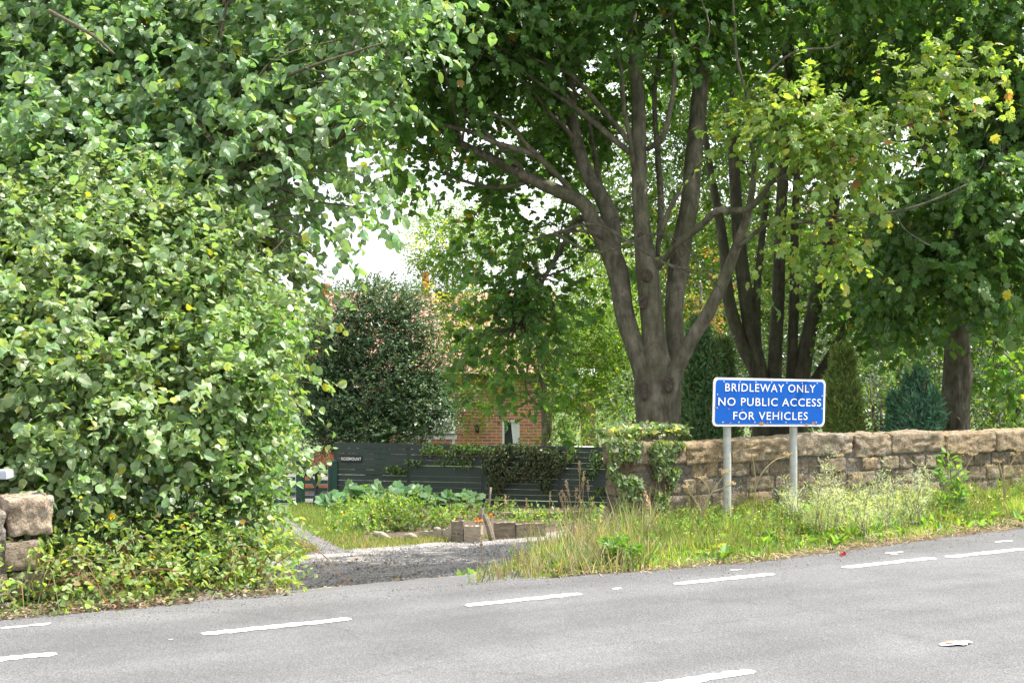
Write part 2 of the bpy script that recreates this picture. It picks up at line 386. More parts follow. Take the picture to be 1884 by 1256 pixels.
# densify with a little wander
e2 = []
for a, b_ in zip(edge[:-1], edge[1:]):
    k = max(1, int(np.linalg.norm(b_ - a) / .09)) if np.linalg.norm(b_ - a) < 8 else 40
    for t in np.linspace(0, 1, k, endpoint=False): e2.append(a + (b_ - a) * t)
e2.append(edge[-1]); e2 = np.array(e2)
wv = (vnoise(np.c_[e2 * 3, np.zeros(len(e2))], 3) - .5) * .07 + (vnoise(np.c_[e2 * 14, np.zeros(len(e2))], 4) - .5) * .03
e2 = e2 + N * wv[:, None]
ue = e2 @ U
rows = []
fr = [0, .02, .1, .3, .6, 1.0]
for f_ in fr:
    base = e2 - N * ((e2 @ N) + 9)[:, None] * f_
    rows.append(np.c_[base, np.full(len(e2), .004)])
V = np.vstack(rows); k = len(e2)
ii = (np.arange(len(fr) - 1)[:, None] * k + np.arange(k - 1)[None, :]).ravel()
q = np.stack([ii + k, ii + k + 1, ii + 1, ii], 1)
mesh_np('road', V, q.ravel(), np.arange(len(q)) * 4, M['asphalt'], kind='structure')

# painted dashes of the road
def dash(u0, u1, n, w=.1, z=.008, seed=0, chip=.35):
    L = u1 - u0; k = max(3, int(abs(L) / .012)); us = np.linspace(u0, u1, k)
    e1 = (vnoise(np.c_[us * 22, np.full(k, seed), np.zeros(k)], 5) - .5) * .03
    e2_ = (vnoise(np.c_[us * 22, np.full(k, seed + 9.), np.zeros(k)], 6) - .5) * .03
    tp = np.minimum(1, np.minimum((us - u0) / .05, (u1 - us) / .05)) * .5 + .5
    a = np.array([un(u, n - w / 2 * t + e) for u, t, e in zip(us, tp, e1)]); b_ = np.array([un(u, n + w / 2 * t + e) for u, t, e in zip(us, tp, e2_)])
    V = np.vstack([np.c_[a, np.full(k, z)], np.c_[b_, np.full(k, z)]]); i = np.arange(k - 1)
    return V, np.stack([i, i + 1, i + k + 1, i + k], 1)
def udash(p, q_):
    a = G(*p)[:2]; b_ = G(*q_)[:2]; return a @ U, b_ @ U, ((a @ N) + (b_ @ N)) / 2
lane = Acc()
for j, (a, b_) in enumerate([((-170, 1231), (105, 1204)), ((372, 1168), (645, 1139)), ((852, 1114), (1072, 1094)), ((1238, 1075), (1425, 1057)), ((1545, 1044), (1724, 1028)), ((1737, 1025), (1890, 1011)), ((2000, 1003), (2200, 988))]):
    u0, u1, n_ = udash(a, b_); V, qd = dash(u0, u1, n_, .105, seed=j * 3.1); lane.addq(V, qd)
# worn remains of an older line
for a, b_ in [((0, 1156), (95, 1149)), ((1640, 1021), (1652, 1020)), ((1125, 1084), (1145, 1083)), ((1345, 1050), (1365, 1048)), ((1830, 998), (1862, 995)), ((1630, 1019), (1662, 1016)), ((310, 1178), (318, 1177))]:
    u0, u1, n_ = udash(a, b_); V, qd = dash(u0, u1, n_, .05, seed=u0); lane.addq(V, qd)
lane.build('edge_line', M['paint'], kind='structure')
cl = Acc(); u0, u1, n_ = udash((1110, 1272), (1396, 1238)); V, qd = dash(u0, u1, n_, .12, seed=77); cl.addq(V, qd)
V, qd = dash(u0 + 6, u1 + 6, n_, .12, seed=71); cl.addq(V, qd); V, qd = dash(u0 - 3, u1 - 3, n_, .12, seed=72); cl.addq(V, qd)
cl.build('centre_line', M['paint'], kind='structure')

# ------------------------------------------------------------------ leaf machinery
def shp(name):
    if name == 'round':      # hazel-like, folded on the midrib and arched
        V = [(0, 0, 0), (.3, .12, .05), (.46, .42, .1), (.34, .78, .04), (0, 1.02, -.1), (-.34, .78, .04), (-.46, .42, .1), (-.3, .12, .05), (0, .5, 0)]
        Fc = [(0, 1, 2, 8), (8, 2, 3, 4), (0, 8, 6, 7), (8, 4, 5, 6)]
    elif name == 'oval':
        V = [(0, 0, 0), (.28, .35, .06), (.2, .75, .02), (0, 1, -.1), (-.2, .75, .02), (-.28, .35, .06)]
        Fc = [(0, 1, 2, 3), (0, 3, 4, 5)]
    elif name == 'maple':
        V = [(0, 0, 0), (.34, .0, 0), (.40, .2, .03), (.6, .40, -.05), (.40, .5, .04), (.42, .76, -.04), (.22, .72, .04), (0, 1.0, -.08), (-.22, .72, .04), (-.42, .76, -.04), (-.40, .5, .04), (-.6, .40, -.05), (-.40, .2, .03), (-.34, .0, 0), (0, .38, .0)]
        Fc = [(14, 0, 1, 2), (14, 2, 3, 4), (14, 4, 5, 6), (14, 6, 7, 8), (14, 8, 9, 10), (14, 10, 11, 12), (14, 12, 13, 0)]
    elif name == 'lobed':    # big shallow-lobed vegetable leaf
        V = [(0, 0, .1)]
        for i, (a_, r_) in enumerate([(200, .38), (225, .28), (250, .3), (170, .62), (155, .5), (130, .66), (112, .56), (90, .78), (68, .56), (50, .66), (25, .5), (10, .62)]): pass
        V = [(0, .45, -.06)] + [(r_ * math.cos(R(a_)), .45 + r_ * math.sin(R(a_)), .05 + .05 * (i % 2)) for i, (a_, r_) in enumerate([(-80, .38), (-50, .5), (-28, .46), (-5, .56), (18, .46), (42, .58), (66, .47), (90, .6), (114, .47), (138, .58), (162, .46), (185, .56), (208, .46), (230, .5), (260, .38), (270, .12)])]
        Fc = [(0, i, i % 16 + 1) for i in range(1, 17)]
    elif name == 'star':     # simpler five-pointed leaf
        V = [(0, 0, 0), (.36, .1, 0), (.55, .45, -.05), (.32, .66, .04), (0, 1.0, -.06), (-.32, .66, .04), (-.55, .45, -.05), (-.36, .1, 0)]
        Fc = [(0, 1, 2, 3, 4), (0, 4, 5, 6, 7)]
    elif name == 'diamond':
        V = [(0, 0, 0), (.3, .45, .06), (0, 1, 0), (-.3, .45, .06)]; Fc = [(0, 1, 2, 3)]
    elif name == 'narrow':
        V = [(0, 0, 0), (.12, .4, .02), (0, 1, 0), (-.12, .4, .02)]; Fc = [(0, 1, 2, 3)]
    elif name == 'blade':
        V = [(-.5, 0, 0), (.5, 0, 0), (.35, .5, 0), (-.35, .5, 0), (0, 1, 0)]; Fc = [(0, 1, 2, 3), (3, 2, 4)]
    return np.array(V, float), Fc
def leaves(name, pos, ldir, lnor, size, shape, col, mat, parent=None, width=None, tw=None, twr=.004, twcol=(.14, .11, .07), **kw):
    SV, Fc = shp(shape); n = len(pos)
    y = nrm(ldir); x = nrm(np.cross(y, lnor)); z = np.cross(x, y)
    size = np.broadcast_to(size, (n,)); w = size if width is None else np.broadcast_to(width, (n,))
    crl = rng.normal(size=n) * .22 - .12; fol = 1 + rng.normal(size=n) * 1.1; w = w * (.8 + .35 * rng.random(n))
    ZZ = SV[None, :, 2] * fol[:, None] + crl[:, None] * SV[None, :, 1] ** 2
    V = pos[:, None] + x[:, None] * (SV[None, :, 0:1] * w[:, None, None]) + y[:, None] * (SV[None, :, 1:2] * size[:, None, None]) + z[:, None] * (ZZ[..., None] * size[:, None, None])
    nv = len(SV); fl = np.concatenate([np.array(f) for f in Fc]); ln = np.array([len(f) for f in Fc]); st = np.r_[0, np.cumsum(ln)[:-1]]
    loops = (np.arange(n)[:, None] * nv + fl[None]).ravel(); starts = (np.arange(n)[:, None] * len(fl) + st[None]).ravel()
    V = V.reshape(-1, 3); C = np.repeat(col, nv, 0)
    if tw is not None and len(tw):
        a = tw[:, 0]; b_ = tw[:, 1]; t = nrm(b_ - a); X = nrm(np.cross(t, np.array([.3, .2, 1.]))); Y = np.cross(t, X)
        TV = np.stack([a + (X * math.cos(g) + Y * math.sin(g)) * twr for g in (0, 2.1, 4.2)] + [b_ + (X * math.cos(g) + Y * math.sin(g)) * twr * .4 for g in (0, 2.1, 4.2)], 1).reshape(-1, 3)
        f6 = np.array([0, 1, 4, 3, 1, 2, 5, 4, 2, 0, 3, 5]); nt_ = len(tw)
        starts = np.r_[starts, len(loops) + np.arange(nt_ * 3) * 4]; loops = np.r_[loops, (len(V) + np.arange(nt_)[:, None] * 6 + f6).ravel()]
        V = np.vstack([V, TV]); C = np.vstack([C, np.broadcast_to(np.array(twcol), (len(TV), 3))])
    return mesh_np(name, V, loops, starts, mat, parent, col=C, **kw)
def palette(n, base, var=.25, hue=.15, yellow=.0, ycol=(.35, .3, .03), alt=None, altp=0):
    b_ = np.array(base)[None] * (1 + (rng.random((n, 1)) * 2 - 1) * var)
    b_ = b_ * (1 + (rng.random((n, 3)) * 2 - 1) * np.array([hue, hue * .4, hue]))
    if yellow > 0:
        mk = rng.random(n) < yellow; b_[mk] = np.array(ycol) * (.7 + .6 * rng.random((mk.sum(), 1)))
    if alt is not None:
        mk = rng.random(n) < altp; b_[mk] = np.array(alt) * (.7 + .6 * rng.random((mk.sum(), 1)))
    return np.clip(b_, .002, .9)
def lobe_pts(lobes, dens, gap=.35, ns=1.3, bias=.33, seed=1):
    """points in ellipsoids (px,py,d,rpx,rpy,depth_m); noise makes gaps"""
    Pp = []; Oo = []; Tt = []
    for li, l in enumerate(lobes):
        px, py, d, rx, ry, rd = l[:6]; c = P(px, py, d); rr = np.array([rx / F * d, rd, ry / F * d])
        n = int(dens * 4.19 * rr.prod() * (l[6] if len(l) > 6 else 1))
        if n < 1: continue
        v = nrm(rng.normal(size=(n, 3))); r = rng.random(n) ** bias
        lump = .82 + .36 * vnoise(v * 2.3 + c, seed + 3)
        p = c + v * (r * lump)[:, None] * rr
        Pp.append(p); Oo.append(nrm(v / rr)); Tt.append(np.full(n, li))
    p = np.vstack(Pp); o = np.vstack(Oo); t = np.concatenate(Tt)
    k = vnoise(p * ns, seed) * .65 + vnoise(p * ns * 2.3, seed + 1) * .35 > gap
    return p[k], o[k], t[k]
def sprays(p, o, k=8, L=.35, droop=.25, out=.8, rnd=.6, up=0.0, spread=.9, hang=.3, norup=1.0, norout=.5, norrnd=.45):
    """k leaves along a short twig at each point"""
    n = len(p); d = nrm(o * out + rng.normal(size=(n, 3)) * rnd + np.array([0, 0, up]))
    t = (np.arange(k) + .5) / k
    t = np.broadcast_to(t, (n, k)) + (rng.random((n, k)) - .5) / k
    ll = L * (.6 + .8 * rng.random(n))
    q = p[:, None] + d[:, None] * (t * ll[:, None])[..., None]; q[..., 2] -= droop * (t ** 2) * ll[:, None]
    side = nrm(np.cross(d, np.array([0, 0, 1.]) + .3 * rng.normal(size=(n, 3))))
    sg = np.where(np.arange(k) % 2 == 0, 1, -1)[None, :, None]
    ld = d[:, None] * .55 + side[:, None] * sg * spread * (1 - .6 * t[..., None]) + rng.normal(size=(n, k, 3)) * .25
    ld[..., 2] -= hang
    nr = np.array([0, 0, 1.]) * norup + o[:, None] * norout + rng.normal(size=(n, k, 3)) * norrnd
    tw = np.stack([p, p + d * ll[:, None] - np.array([0, 0, 1.]) * (droop * ll)[:, None]], 1)
    return q.reshape(-1, 3), ld.reshape(-1, 3), nr.reshape(-1, 3), np.repeat(np.arange(n), k), tw
def branches(acc, lst, d0, k=9, wob=.06):
    """each: list of (px,py,width_px[,depth]) at a real depth"""
    for j, b_ in enumerate(lst):
        pts = []; rad = []
        for q_ in b_:
            d = q_[3] if len(q_) > 3 else d0
            pts.append(P(q_[0], q_[1], d)); rad.append(q_[2] / 2 / F * d)
        acc.tube(pts, rad, k=k, sub=5, wob=wob, seed=j)

def rand_branches(acc, origin, lobes, n, r0=.03, k=5, seed=0):
    """limbs from the trunk into the crown lobes"""
    for i in range(n):
        l = lobes[rng.integers(len(lobes))]; d = l[2]
        c = P(l[0] + rng.normal() * l[3] * .45, l[1] + rng.normal() * l[4] * .4, d + rng.normal() * l[5] * .4)
        og = np.array(origin, float); o_ = og[np.argmin(np.linalg.norm(og - c, axis=1))]
        Lb = np.linalg.norm(c - o_)
        if Lb > 3.2: continue
        rr = min(r0, .006 + .009 * Lb)
        q1 = o_ + (c - o_) * .3 + rng.normal(size=3) * .05 * Lb; q2 = o_ + (c - o_) * .62 + rng.normal(size=3) * .07 * Lb + np.array([0, 0, .05 * Lb])
        acc.tube([o_, q1, q2, c], [rr, rr * .75, rr * .5, rr * .15], k=k, sub=4, wob=.05, seed=i)
        for _ in range(2):
            e = q2 + nrm(c - q2 + rng.normal(size=3) * .5 * Lb * .4) * Lb * .35; acc.tube([q2, (q2 + e) / 2 + rng.normal(size=3) * .03 * Lb, e], [rr * .4, rr * .28, rr * .08], k=4, sub=3)

# ------------------------------------------------------------------ stone walls
def add_stone(acc, c, size, axes, col, seed, k=6, amp=.03, rnd=16.0):
    g = np.linspace(-1, 1, k); A, B = np.meshgrid(g, g); A = A.ravel(); B = B.ravel(); o = np.ones_like(A)
    ii = (np.arange(k - 1)[:, None] * k + np.arange(k - 1)[None]).ravel(); Q = np.stack([ii, ii + 1, ii + k + 1, ii + k], 1)
    ax = np.array(axes)
    for f in range(6):
        s = 1 if f % 2 == 0 else -1
        p = [np.stack([o * s, A, B * s], 1), np.stack([A * s, -o * s, B], 1), np.stack([A, B * s, o * s], 1)][f // 2]
        p = p / (np.sum(np.abs(p) ** rnd, 1) ** (1 / rnd))[:, None]
        q_ = p * np.array(size) / 2
        nz = (vnoise(q_ * 7 + seed * 7.7, 2) - .5) * amp + (vnoise(q_ * 26 + seed * 3.1, 3) - .5) * amp * .9
        q_ = q_ + nrm(p ** 3) * nz[:, None]
        acc.addq(q_ @ ax + c, Q, col)
axw = [[U[0], U[1], 0], [N[0], N[1], 0], [0, 0, 1]]
WN = 12.52     # middle of the long wall
def stone_wall(name, label, u0, u1, nmid, zbase, ztop_fn, matk, thick=.42, cop=.25, tints=None, end_quoins=True, course=(.13, .21), ll=(.17, .46), copl=(.5, .95), copw=.06):
    base = np.r_[un(u0, nmid), zbase]
    w = thing(name, label, 'stone wall', base)
    body = Acc(); z = zbase; sd = 1
    ztop = ztop_fn((u0 + u1) / 2)
    zc_ = ztop_fn(u0) - cop
    zs = [zc_]
    while zs[-1] > zbase: zs.append(zs[-1] - random.uniform(*course))
    zs = zs[::-1]
    for r_ in range(len(zs) - 1):
        u = u0
        while u < u1:
            L = random.uniform(*ll) if (u > u0 + .1) else (.34 if r_ % 2 else .22)
            H = zs[r_ + 1] - zs[r_]
            dz = ztop_fn(u + L / 2) - ztop_fn(u0)
            t = random.choice(tints); g_ = random.uniform(.6, 1.25); t = tuple(x * g_ for x in t)
            if random.random() < .16 and L > .3:   # two thin stones
                for h2, zz_ in ((H * .5, zs[r_] + H * .25), (H * .5, zs[r_] + H * .75)):
                    c = np.r_[un(u + L / 2, nmid + random.uniform(-.012, .012)), zz_ + dz]
                    add_stone(body, c, (L - .014, thick - .01, h2 - .01), axw, t, sd, amp=.016); sd += 1
            else:
                c = np.r_[un(u + L / 2, nmid + random.uniform(-.02, .02)), (zs[r_] + zs[r_ + 1]) / 2 + dz]
                add_stone(body, c, (L - .014, thick, H - .012), axw, t, sd, amp=.02, k=10); sd += 1
            u += L
    body.build('stonework', M[matk], w, sm=True)
    mo = Acc(); L = u1 - u0 - .06
    mo.box(np.r_[un(u0 + .03 + L / 2, nmid), (zbase + zc_) / 2 + .02], (L, thick - .025, zc_ - zbase + .06), axes=axw)
    mo.build('mortar', M['mortar'], w)
    cp = Acc(); u = u0 - .03
    while u < u1:
        L = random.uniform(*copl); zt = ztop_fn(u + L / 2) + random.uniform(-.025, .03)
        H = cop + random.uniform(-.02, .04)
        t = random.choice(tints); g_ = random.uniform(.95, 1.2); t = tuple(x * g_ for x in t)
        add_stone(cp, np.r_[un(u + L / 2, nmid + random.uniform(-.02, .02)), zt - cop + H / 2], (L - .01, thick + copw, H), axw, t, sd, k=18, amp=.034, rnd=16); sd += 1
        u += L
    cp.build('coping', M[matk], w, sm=True)
    return w
tn = [(1, .97, .93), (.85, .82, .78), (1.05, 1.0, .9), (.85, .85, .85), (1.0, .92, .8), (.95, .95, .97)]
random.seed(11)
stone_wall('stone_wall', 'low sandstone wall with big rough coping stones behind the blue sign', 8.48, 24, WN, -.45, lambda u: .85 + (u - 8.3) * -.012, 'stone', thick=.36, tints=tn)
stone_wall('stone_wall', 'pale lumpy limestone wall end half buried in leaves at the left edge', -9, 2.0, 10.95, -.2, lambda u: .70, 'limestone', thick=.5, copw=.0, cop=.24, tints=tn, course=(.2, .28), ll=(.16, .36), copl=(.2, .4))

# ------------------------------------------------------------------ blue sign
bl = P(1311, 784, 14.9); br_ = P(1517, 784, 15.67); tl = P(1312, 694, 14.9); 
ax = nrm(br_ - bl); az = nrm(tl - bl); az = nrm(az - ax * (az @ ax)); ay = np.cross(az, ax)   # ay points away from the camera
SW = np.linalg.norm(br_ - bl); SH = np.linalg.norm(tl - bl); sc_ = (bl + br_) / 2 + az * SH / 2
sg = thing('road_sign', 'blue sign with white BRIDLEWAY ONLY lettering on two grey posts', 'sign', np.r_[un((bl[:2] @ U + br_[:2] @ U) / 2, bl[:2] @ N), 0])
def rrect(w, h, r, k=8):
    o = []
    for cx, cz, a0 in ((w / 2 - r, h / 2 - r, 0), (-w / 2 + r, h / 2 - r, 90), (-w / 2 + r, -h / 2 + r, 180), (w / 2 - r, -h / 2 + r, 270)):
        for i in range(k + 1): a = R(a0 + 90 * i / k); o.append((cx + r * math.cos(a), cz + r * math.sin(a)))
    return o
def plate(w, h, r, y0, y1):
    a = Acc(); o = rrect(w, h, r); n = len(o)
    V = [sc_ + ax * x + az * z + ay * y0 for x, z in o] + [sc_ + ax * x + az * z + ay * y1 for x, z in o]
    a.add(V, [list(range(n)), list(range(2 * n - 1, n - 1, -1))] + [(i, i + n, (i + 1) % n + n, (i + 1) % n) for i in range(n)]); return a
plate(SW, SH, .055, 0, .012).build('border', M['sign_white'], sg)
plate(SW - .055, SH - .045, .04, -.003, 0.002).build('panel', M['sign_blue'], sg)
def text_mesh(body, w, h, offset=.0):
    cu = bpy.data.curves.new('t', 'FONT'); cu.body = body; cu.size = 1; cu.extrude = 0; cu.offset = offset; cu.space_character = 1.12; cu.resolution_u = 3
    to = bpy.data.objects.new('t', cu); SC.collection.objects.link(to)
    dg = bpy.context.evaluated_depsgraph_get(); dg.update()
    me = bpy.data.meshes.new_from_object(to.evaluated_get(dg))
    co = np.zeros(len(me.vertices) * 3); me.vertices.foreach_get('co', co); co = co.reshape(-1, 3)
    fc = [tuple(p.vertices) for p in me.polygons]
    bpy.data.objects.remove(to); bpy.data.curves.remove(cu); bpy.data.meshes.remove(me)
    mn = co.min(0); mxx = co.max(0); s = np.array([w / (mxx[0] - mn[0]), h / (mxx[1] - mn[1])])
    return (co[:, :2] - (mn + mxx)[:2] / 2) * s, fc
kx = SW / 206; kz = SH / 90
for t, x0, x1, y0, y1 in (('BRIDLEWAY ONLY', 1331, 1497, 705.5, 720.5), ('NO PUBLIC ACCESS', 1319.5, 1508.5, 732, 747), ('FOR VEHICLES', 1346.5, 1483.5, 758, 773)):
    co, fc = text_mesh(t, (x1 - x0) * kx, (y1 - y0) * kz, .004)
    cx = ((x0 + x1) / 2 - 1414) * kx; cz = (740.3 - (y0 + y1) / 2) * kz
    a = Acc(); a.add([sc_ + ax * (x + cx) + az * (z + cz) - ay * .006 for x, z in co], fc); a.build('lettering', M['sign_white'], sg)
riv = Acc()
for i in range(7):
    for zz_ in (SH / 2 - .04, -SH / 2 + .045):
        c = sc_ + ax * ((i - 3) * SW / 7.2) + az * zz_ - ay * .008
        V = [c + ax * .007 * math.cos(t) + az * .007 * math.sin(t) for t in np.linspace(0, 6.28, 8, endpoint=False)]; riv.add(V, [list(range(8))])
for zz_ in (.08, -.06):
    for s in (-1, 1):
        c = sc_ + ax * s * (SW / 2 - .05) + az * zz_ - ay * .008
        V = [c + ax * .006 * math.cos(t) + az * .006 * math.sin(t) for t in np.linspace(0, 6.28, 8, endpoint=False)]; riv.add(V, [list(range(8))])
riv.build('rivets', M['sign_white'], sg)
ru = Acc()
for (x, y, s) in [(1315, 750, 7), (1386, 731, 7), (1338, 752, 4), (1362, 754, 5), (1430, 756, 4), (1342, 778, 6), (1398, 779, 12), (1408, 777, 5), (1482, 781, 9), (1494, 778, 9), (1356, 778, 4), (1456, 726, 3), (1484, 713, 4), (1500, 781, 5), (1330, 776, 3)]:
    c = sc_ + ax * (x - 1414) * kx + az * (739.5 - y) * kz - ay * .009
    V = [c + ax * s * .003 * math.cos(t) * random.uniform(.6, 1.2) + az * s * .0015 * math.sin(t) * random.uniform(.6, 1.2) for t in np.linspace(0, 6.28, 9, endpoint=False)]; ru.add(V, [list(range(9))])
ru.build('rust_chips', M['rust'], sg)
for px, d in ((1344, 15.06), (1466, 15.5)):
    c = P(px, 700, d); c = c + ay * .055; ps = Acc()
    ps.tube([[c[0], c[1], -.15], [c[0], c[1], 1.35]], [.042, .042], k=20, sub=1); ps.build('post', M['galv'], sg, sm=False)
    for z in (1.10, 1.38):
        cb = Acc(); cb.box(np.array([c[0], c[1], z]) - ay * .02, (.13, .07, .03), axes=[ax, ay, az]); cb.build('clamp', M['galv'], sg)

# ------------------------------------------------------------------ main maple
def full_tree(name, label, base, group=None, cat='tree'):
    return thing(name, label, cat, base, group)
D1 = 19.0
base = P(1208, 905, D1)
t1 = full_tree('maple_tree', 'large maple with four grey stems and dark knots behind the ivy covered wall end', base)
tr = Acc()
main = [
 [(1208, 960, 86), (1207, 830, 76), (1207, 770, 72), (1208, 720, 74), (1210, 690, 66), (1204, 650, 50), (1201, 610, 42), (1197, 560, 40), (1191, 500, 42), (1184, 440, 33), (1178, 380, 30), (1175, 267, 28), (1174, 178, 25), (1164, 89, 22), (1160, 0, 20), (1158, -120, 16), (1150, -260, 9)],
 [(1196, 860, 40, 18.95), (1190, 760, 42, 18.95), (1183, 692, 36, 18.95), (1165, 631, 34, 19), (1148, 571, 36, 19.1), (1137, 500, 40, 19.2), (1112, 440, 38, 19.3), (1090, 405, 30, 19.3), (1073, 375, 27, 19.3), (1028, 352, 25, 19.3), (979, 330, 22, 19.4), (930, 305, 19, 19.4), (890, 285, 15, 19.5), (850, 264, 12, 19.5), (814, 240, 9, 19.6), (770, 212, 7, 19.8), (720, 180, 4, 20)],
 [(1128, 460, 30, 19.3), (1126, 410, 31, 19.5), (1108, 365, 29, 19.6), (1086, 330, 27, 19.7), (1068, 285, 25, 19.8), (1055, 232, 23, 19.9), (1048, 156, 21, 20), (1046, 89, 20, 20), (1046, 30, 18, 20), (1036, -80, 14, 20), (1020, -200, 8, 20)],
 [(1050, 350, 12, 19.3), (1028, 325, 11, 19.2), (992, 290, 11, 19.1), (966, 264, 9, 19), (939, 230, 7, 19), (912, 212, 6, 19), (885, 200, 4, 19)],
 [(988, 287, 10, 19.1), (957, 276, 11, 19), (912, 263, 9, 19), (867, 243, 8, 19), (800, 225, 7, 19), (747, 196, 5, 19), (700, 165, 3, 19)],
 [(1160, 282, 11), (1126, 254, 11), (1090, 223, 10), (1055, 196, 9), (1015, 169, 7), (979, 143, 6), (934, 107, 4), (890, 80, 3)],
 [(1157, 262, 10), (1135, 232, 10), (1104, 196, 9), (1073, 160, 8), (1046, 134, 7), (1001, 116, 5), (957, 98, 4), (912, 85, 3)],
 [(1110, 440, 7, 19.2), (1080, 425, 6, 19), (1019, 430, 5, 19), (970, 445, 3, 19)],
 [(1092, 400, 8, 19.4), (1059, 405, 8, 19.6), (1028, 468, 8, 19.9), (1001, 513, 6, 20.1), (980, 560, 5, 20.2), (940, 620, 3, 20.2)],
 [(985, 333, 8, 19.4), (912, 345, 7, 19.6), (850, 332, 6, 20), (800, 312, 4, 20)],
 [(1228, 800, 46, 19.2), (1232, 720, 44, 19.3), (1241, 646, 34, 19.5), (1240, 571, 33, 19.6), (1248, 500, 39, 19.7), (1258, 430, 35, 19.8), (1268, 379, 34, 19.8), (1276, 290, 32, 19.9), (1285, 200, 30, 20), (1293, 120, 27, 20), (1300, 0, 24, 20), (1305, -150, 16, 20), (1310, -280, 8, 20)],
 [(1224, 780, 40, 18.95), (1232, 715, 36, 18.85), (1248, 673, 27, 18.8), (1272, 625, 26, 18.7), (1302, 577, 25, 18.6), (1323, 534, 22, 18.5), (1340, 495, 21, 18.4), (1360, 440, 18, 18.3), (1378, 385, 14, 18.2), (1388, 300, 9, 18), (1378, 240, 7, 17.8), (1374, 178, 6, 17.7)],
 [(1374, 178, 5, 17.7), (1356, 107, 5, 17.6), (1352, 45, 4, 17.5), (1347, -20, 3, 17.4)],
 [(1374, 178, 5, 17.7), (1410, 138, 5, 17.6), (1450, 103, 4, 17.5), (1490, 91, 4, 17.4), (1530, 87, 3, 17.4), (1557, 67, 2, 17.3)],
 [(1205, 495, 13), (1222, 478, 12, 18.8), (1245, 450, 12, 18.5), (1285, 419, 13, 18.3), (1320, 388, 13, 18), (1347, 388, 12, 17.9), (1378, 383, 12, 17.8), (1401, 361, 11, 17.7), (1423, 334, 9, 17.6), (1454, 321, 8, 17.5), (1485, 308, 7, 17.4), (1545, 285, 6, 17.2), (1601, 259, 5, 17), (1668, 232, 4, 17), (1735, 205, 4, 17), (1802, 169, 3, 17), (1846, 147, 2, 17)],
 [(1423, 336, 7, 17.6), (1441, 285, 6, 17.4), (1430, 255, 5, 17.3), (1450, 200, 3, 17.2)],
 [(1356, 452, 9, 18.3), (1369, 446, 8, 18.2), (1414, 412, 8, 18), (1467, 408, 8, 17.9), (1530, 408, 7, 17.7), (1583, 395, 6, 17.6), (1646, 390, 5, 17.5), (1713, 370, 4, 17.4), (1780, 339, 3, 17.3)],
 [(1646, 390, 4, 17.5), (1663, 420, 3, 17.4), (1690, 440, 3, 17.3), (1712, 452, 2, 17.2)],
 [(1436, 325, 3, 17.5), (1480, 345, 3, 17.4), (1510, 378, 3, 17.3), (1530, 395, 2, 17.3)],
 [(1048, 136, 9, 20), (1007, 118, 8, 19.6), (953, 100, 6, 19.3), (908, 86, 5, 19), (863, 77, 3, 18.8)],
 [(1056, 200, 9, 19.9), (1026, 158, 8, 19.6), (989, 122, 6, 19.3), (953, 90, 5, 19), (917, 60, 3, 18.8)],
 [(1047, 130, 8, 20), (1017, 95, 6, 19.7), (980, 60, 5, 19.5), (950, 20, 3, 19.4)],
 [(1060, 265, 9, 19.9), (1040, 235, 9, 19.7), (1012, 208, 7, 19.5), (980, 167, 6, 19.3), (940, 131, 5, 19.1), (890, 100, 3, 19)],
 [(1110, 372, 12, 19.6), (1098, 310, 11, 20), (1090, 260, 9, 20.3), (1078, 200, 7, 20.6)],
 [(1210, 470, 9, 19.2), (1216, 380, 12, 19.6), (1210, 280, 11, 20), (1204, 180, 9, 20.3), (1215, 80, 6, 20.5)],
 [(960, 310, 9, 19.3), (900, 250, 8, 19.2), (840, 190, 6, 19.1), (790, 150, 4, 19)],
 [(1190, 275, 10), (1220, 250, 10, 18.8), (1237, 178, 9, 18.6), (1242, 111, 8, 18.5), (1236, 30, 6, 18.4)],
 [(1168, 320, 9), (1157, 245, 9, 18.7), (1148, 200, 8, 18.6), (1144, 134, 7, 18.5), (1130, 89, 4, 18.4)],
 [(1213, 440, 10, 18.9), (1232, 385, 9, 18.8), (1262, 335, 7, 18.7), (1290, 300, 5, 18.6)],
]
branches(tr, main, D1, k=14, wob=.05)
up1 = [(860, 60, 19.5, 210, 140, 2.2), (1000, -60, 19.5, 250, 150, 2.6), (760, 190, 19.8, 110, 110, 1.5, 1.0), (740, 300, 20.5, 60, 90, 1.1, 1.2), (930, 190, 20.6, 170, 130, 1.4, .8),
       (1080, 130, 21.6, 160, 160, 1.3, .9), (1200, 40, 18.5, 160, 110, 1.6), (1200, -120, 19, 300, 130, 2.6), (1290, 110, 20.6, 110, 110, 1.2, .8), (1230, 130, 18, 70, 60, .6, .8),
       (900, 400, 20.2, 130, 80, 1.2, 1.2), (1010, 330, 21.6, 130, 80, 1.2, .8), (940, 500, 20.2, 105, 90, 1.1, 1.0), (905, 600, 20.2, 85, 80, 1.0, .85), (960, 650, 20.2, 90, 85, 1.0, .8), (1000, 560, 20.4, 80, 80, 1, 1), (1060, 250, 21.8, 90, 110, 1.0, .8),
       (1130, 470, 20.2, 60, 60, .8, .7), (1440, -100, 18.5, 250, 130, 2.4), (1680, -120, 18.5, 250, 120, 2.4), (1330, 30, 19.5, 100, 70, 1.2, .8), (700, -40, 20, 220, 120, 2.2, .9), (1345, 520, 18.3, 45, 25, .4, .7), (860, 640, 20.1, 45, 40, .6, 1), (1100, 400, 20.6, 70, 60, .8, .6), (1200, 380, 20.6, 90, 130, .8, .6), (1010, 770, 20.4, 30, 40, .4, .8)]
